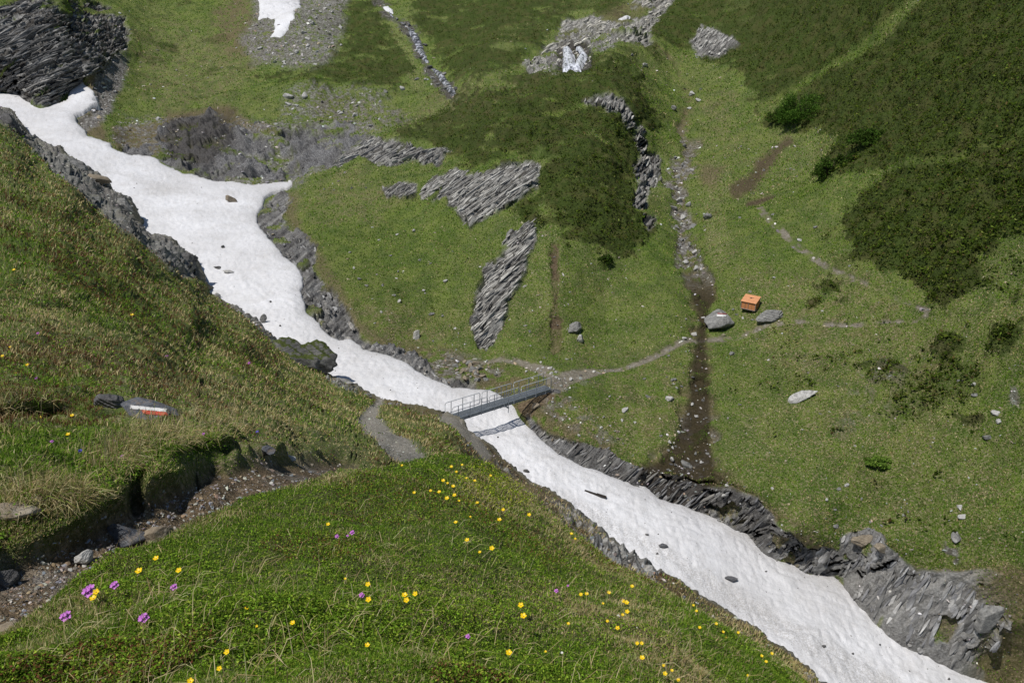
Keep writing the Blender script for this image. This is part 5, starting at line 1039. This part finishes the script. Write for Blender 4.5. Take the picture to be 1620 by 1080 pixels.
# ------------------------------------------------------------ flowers
M_pet = NB('yellow_petal', 0.4, 0.4); M_pet.p.inputs['Base Color'].default_value = (0.86, 0.60, 0.008, 1); M_pet = M_pet.m
M_cen = plain('flower_centre', (0.62, 0.42, 0.02)); M_stem = plain('stem_green', (0.09, 0.15, 0.03)); M_pink = plain('pink_petal', (0.46, 0.13, 0.50), 0.6, 0, (0.60, 0.22, 0.62), 200); M_blue = plain('blue_petal', (0.06, 0.05, 0.45), 0.5); M_wht = plain('white_petal', (0.8, 0.8, 0.78))
def flower(kind, R, stem):
    e = empty({'y': 'buttercup', 'p': 'pink_primrose', 'b': 'gentian', 'w': 'daisy'}[kind], (0, 0, 0)); mat = {'y': M_pet, 'p': M_pink, 'b': M_blue, 'w': M_wht}[kind]
    bm = bmesh.new(); add_tube(bm, [(0, 0, 0), (stem*0.15, 0, stem*0.6), (0, 0, stem)], R*0.07, 5); from_bm('stem', bm, M_stem, e)
    bm = bmesh.new(); heads = [((0, 0, 0), R, Matrix())]
    if kind == 'p': heads = [((R*0.55*math.cos(a), R*0.55*math.sin(a), R*0.25*(k % 2)), R*0.55, Matrix.Rotation(0.5, 4, (-math.sin(a), math.cos(a), 0))) for k, a in enumerate(np.linspace(0, 6.28, 6)[:-1])]+[((0, 0, R*0.4), R*0.5, Matrix())]
    for c, r_, Rm in heads:
        for k in range(5):
            a = k*2*math.pi/5; rows = []
            for i, (rr, w, z) in enumerate([(0.08, 0.07, 0), (0.35, 0.27, 0.08), (0.70, 0.40, 0.24), (0.92, 0.30, 0.38), (1.0, 0.12, 0.42)]):
                rows.append([bm.verts.new(Vector(c)+Vector((0, 0, stem))+(Rm@Vector(((rr*math.cos(a)-s*w*math.sin(a))*r_, (rr*math.sin(a)+s*w*math.cos(a))*r_, (z-(0.06 if s == 0 else 0))*r_)))) for s in (-1, 0, 1)])
            for p_, q_ in zip(rows[:-1], rows[1:]):
                for i in (0, 1): bm.faces.new((p_[i], p_[i+1], q_[i+1], q_[i]))
    from_bm('petals', bm, mat, e, True)
    bm = bmesh.new(); bmesh.ops.create_icosphere(bm, subdivisions=2, radius=R*0.24); bmesh.ops.transform(bm, matrix=Matrix.Translation((0, 0, stem+R*0.10)) @ Matrix.Diagonal((1, 1, 0.6, 1)), verts=bm.verts); from_bm('centre', bm, M_cen, e, True)
    return e
proto = {'y': flower('y', 0.0115, 0.05), 'p': flower('p', 0.0105, 0.035), 'b': flower('b', 0.009, 0.03), 'w': flower('w', 0.008, 0.04)}
usedp = {}
def place(kind, u, v, px, lab, group, G):
    """the bloom ends up at photo pixel (u,v): root it in the ground a little below"""
    t = min(float(np.dot(G.p(u+a, v+b_)[0], (0, cp, -sp_))) for a in (-6, 0, 6) for b_ in (-4, 4, 12)); R0 = {'y': 0.0115, 'p': 0.0105, 'b': 0.009, 'w': 0.008}[kind]; st = {'y': 0.05, 'p': 0.035, 'b': 0.03, 'w': 0.04}[kind]
    sc_ = px*t/F/(2*R0)
    e = proto[kind] if kind not in usedp else copy_tree(proto[kind]); usedp[kind] = 1
    # stem top must sit at the pixel: solve vertical offset
    x_, y_ = (u-810)/F, (540-v)/F; tgt = Vector(pix(u, v, t)); lift = 0.03
    e.scale = (sc_,)*3; tilt = Vector((random.uniform(-0.25, 0.15), random.uniform(-0.55, -0.2), 1)).normalized(); e.rotation_euler = tilt.to_track_quat('Z', 'Y').to_euler()
    e.rotation_euler.z += random.uniform(-0.4, 0.4) if False else 0
    e.location = tgt + (-tgt).normalized()*(0.05+0.02*t) - tilt*st*sc_; tag(e, lab, {'y': 'yellow flower', 'p': 'pink flower', 'b': 'blue flower', 'w': 'white flower'}[kind], group)
def cluster(kind, G, lst, where, word, group):
    lst = sorted(lst)
    for i, (u, v, px) in enumerate(lst):
        lab = ('%s of %s %s %s' % (ORD[i], NUM[len(lst)], word, where)) if len(lst) > 1 else '%s %s' % ('single '+word.rstrip('s'), where)
        place(kind, u, v, px, lab, group, G)
Y = 'buttercups'; GY = 'yellow buttercups on the foreground mound'
cluster('y', MOUND, [(220,903,11),(247,883,9),(283,902,9)], 'above the pink primroses at lower left', Y, GY)
cluster('y', MOUND, [(148,946,11),(152,936,10)], 'touching the purple primrose at lower left', Y, GY)
cluster('y', HILL, [(169,888,9)], 'at the rim of the near path', Y, GY)
cluster('y', MOUND, [(390,962,7),(457,956,7),(463,985,8),(406,990,4)], 'left of the foreground centre', Y, GY)
cluster('y', MOUND, [(359,1031,9),(347,1057,8),(301,1077,10)], 'at the bottom edge left of centre', Y, GY)
cluster('y', MOUND, [(519,829,6),(582,924,8),(583,948,9),(546,915,4)], 'above the bottom centre left', Y, GY)
cluster('y', MOUND, [(640,941,9),(643,949,9),(657,939,8)], 'close together at the foreground centre', Y, GY)
cluster('y', MOUND, [(581,1020,8),(664,1077,10)], 'at the bottom edge left of centre line', Y, GY)
cluster('y', MOUND, [(714,738,5),(722,746,4),(701,760,6),(717,769,6),(681,776,5),(695,778,6),(707,788,7),(719,783,6),(655,779,5),(726,792,4)], 'near the top of the mound', Y, GY)
cluster('y', MOUND, [(636,736,4),(708,764,4),(738,756,3.5),(751,760,4.5),(776,752,4),(731,735,4)], 'along the upper rim of the mound', Y, GY)
cluster('y', MOUND, [(755,795,5),(796,806,5.5),(790,822,7),(837,814,6),(744,817,3.5)], 'on the upper right part of the mound', Y, GY)
cluster('y', MOUND, [(721,826,6),(739,854,7),(778,867,8),(759,873,5)], 'in the middle of the mound', Y, GY)
cluster('y', MOUND, [(824,957,9),(828,974,10),(805,1032,10),(863,1030,4)], 'right of the foreground centre', Y, GY)
cluster('y', MOUND, [(904,844,5),(910,852,4)], 'beside the brown bank on the mound edge', Y, GY)
cluster('y', MOUND, [(919,940,6),(928,939,6),(963,937,6),(1000,927,6),(954,954,4)], 'in the upper row at lower right', Y, GY)
cluster('y', MOUND, [(986,950,6),(991,953,8),(992,967,7),(985,972,5),(961,982,5),(977,993,7),(1008,965,5),(1015,989,7),(899,986,5)], 'in the dense patch at lower right', Y, GY)
cluster('y', MOUND, [(1008,1017,6),(1015,1017,6),(1016,1040,8),(1043,1006,7),(1052,1021,6),(1066,1028,7),(1050,1052,5),(1052,1065,7),(1063,1060,5)], 'low in the right foreground', Y, GY)
cluster('y', MOUND, [(1097,957,4),(1102,966,4.5),(1107,992,5),(1133,986,5),(1144,999,4.5),(1149,1009,4.5),(1168,1000,4.5)], 'on the far right slope of the mound', Y, GY)
cluster('y', MOUND, [(1073,1075,6),(1205,1037,5),(1212,1046,5),(1221,1033,5),(1183,1068,4.5)], 'in the bottom right corner of the mound', Y, GY)
GY2 = 'yellow buttercups on the left hillside'
cluster('y', HILL, [(63,661,7),(114,657,6),(108,687,7),(43,577,5),(4,563,5),(24,592,6),(16,549,4)], 'left of the marked stone', Y, GY2)
cluster('y', HILL, [(22,427,5),(209,498,5)], 'high on the left hillside', Y, GY2)
Q = 'pink primroses'; GP = 'pink primroses in the foreground'
cluster('p', MOUND, [(141,934,19),(104,974,16),(227,977,15),(181,925,12),(275,928,10)], 'at lower left', Q, GP)
cluster('p', MOUND, [(533,848,6),(557,842,7),(572,941,8),(740,1006,7),(880,934,6),(898,926,4),(550,847,4)], 'dotted over the mound', Q, GP)
cluster('p', HILL, [(237,639,5),(82,698,5),(181,697,4),(322,686,4),(60,527,4),(264,563,4),(394,574,4),(193,722,6),(57,598,4)], 'dotted over the left hillside', Q, GP)
cluster('b', HILL, [(127,713,6),(407,683,5)], 'in the left hillside grass', 'blue gentians', 'blue gentians')
cluster('w', MOUND, [(978,974,5),(1007,993,4),(889,1032,4)], 'between the yellow flowers at lower right', 'white daisies', 'white daisies')
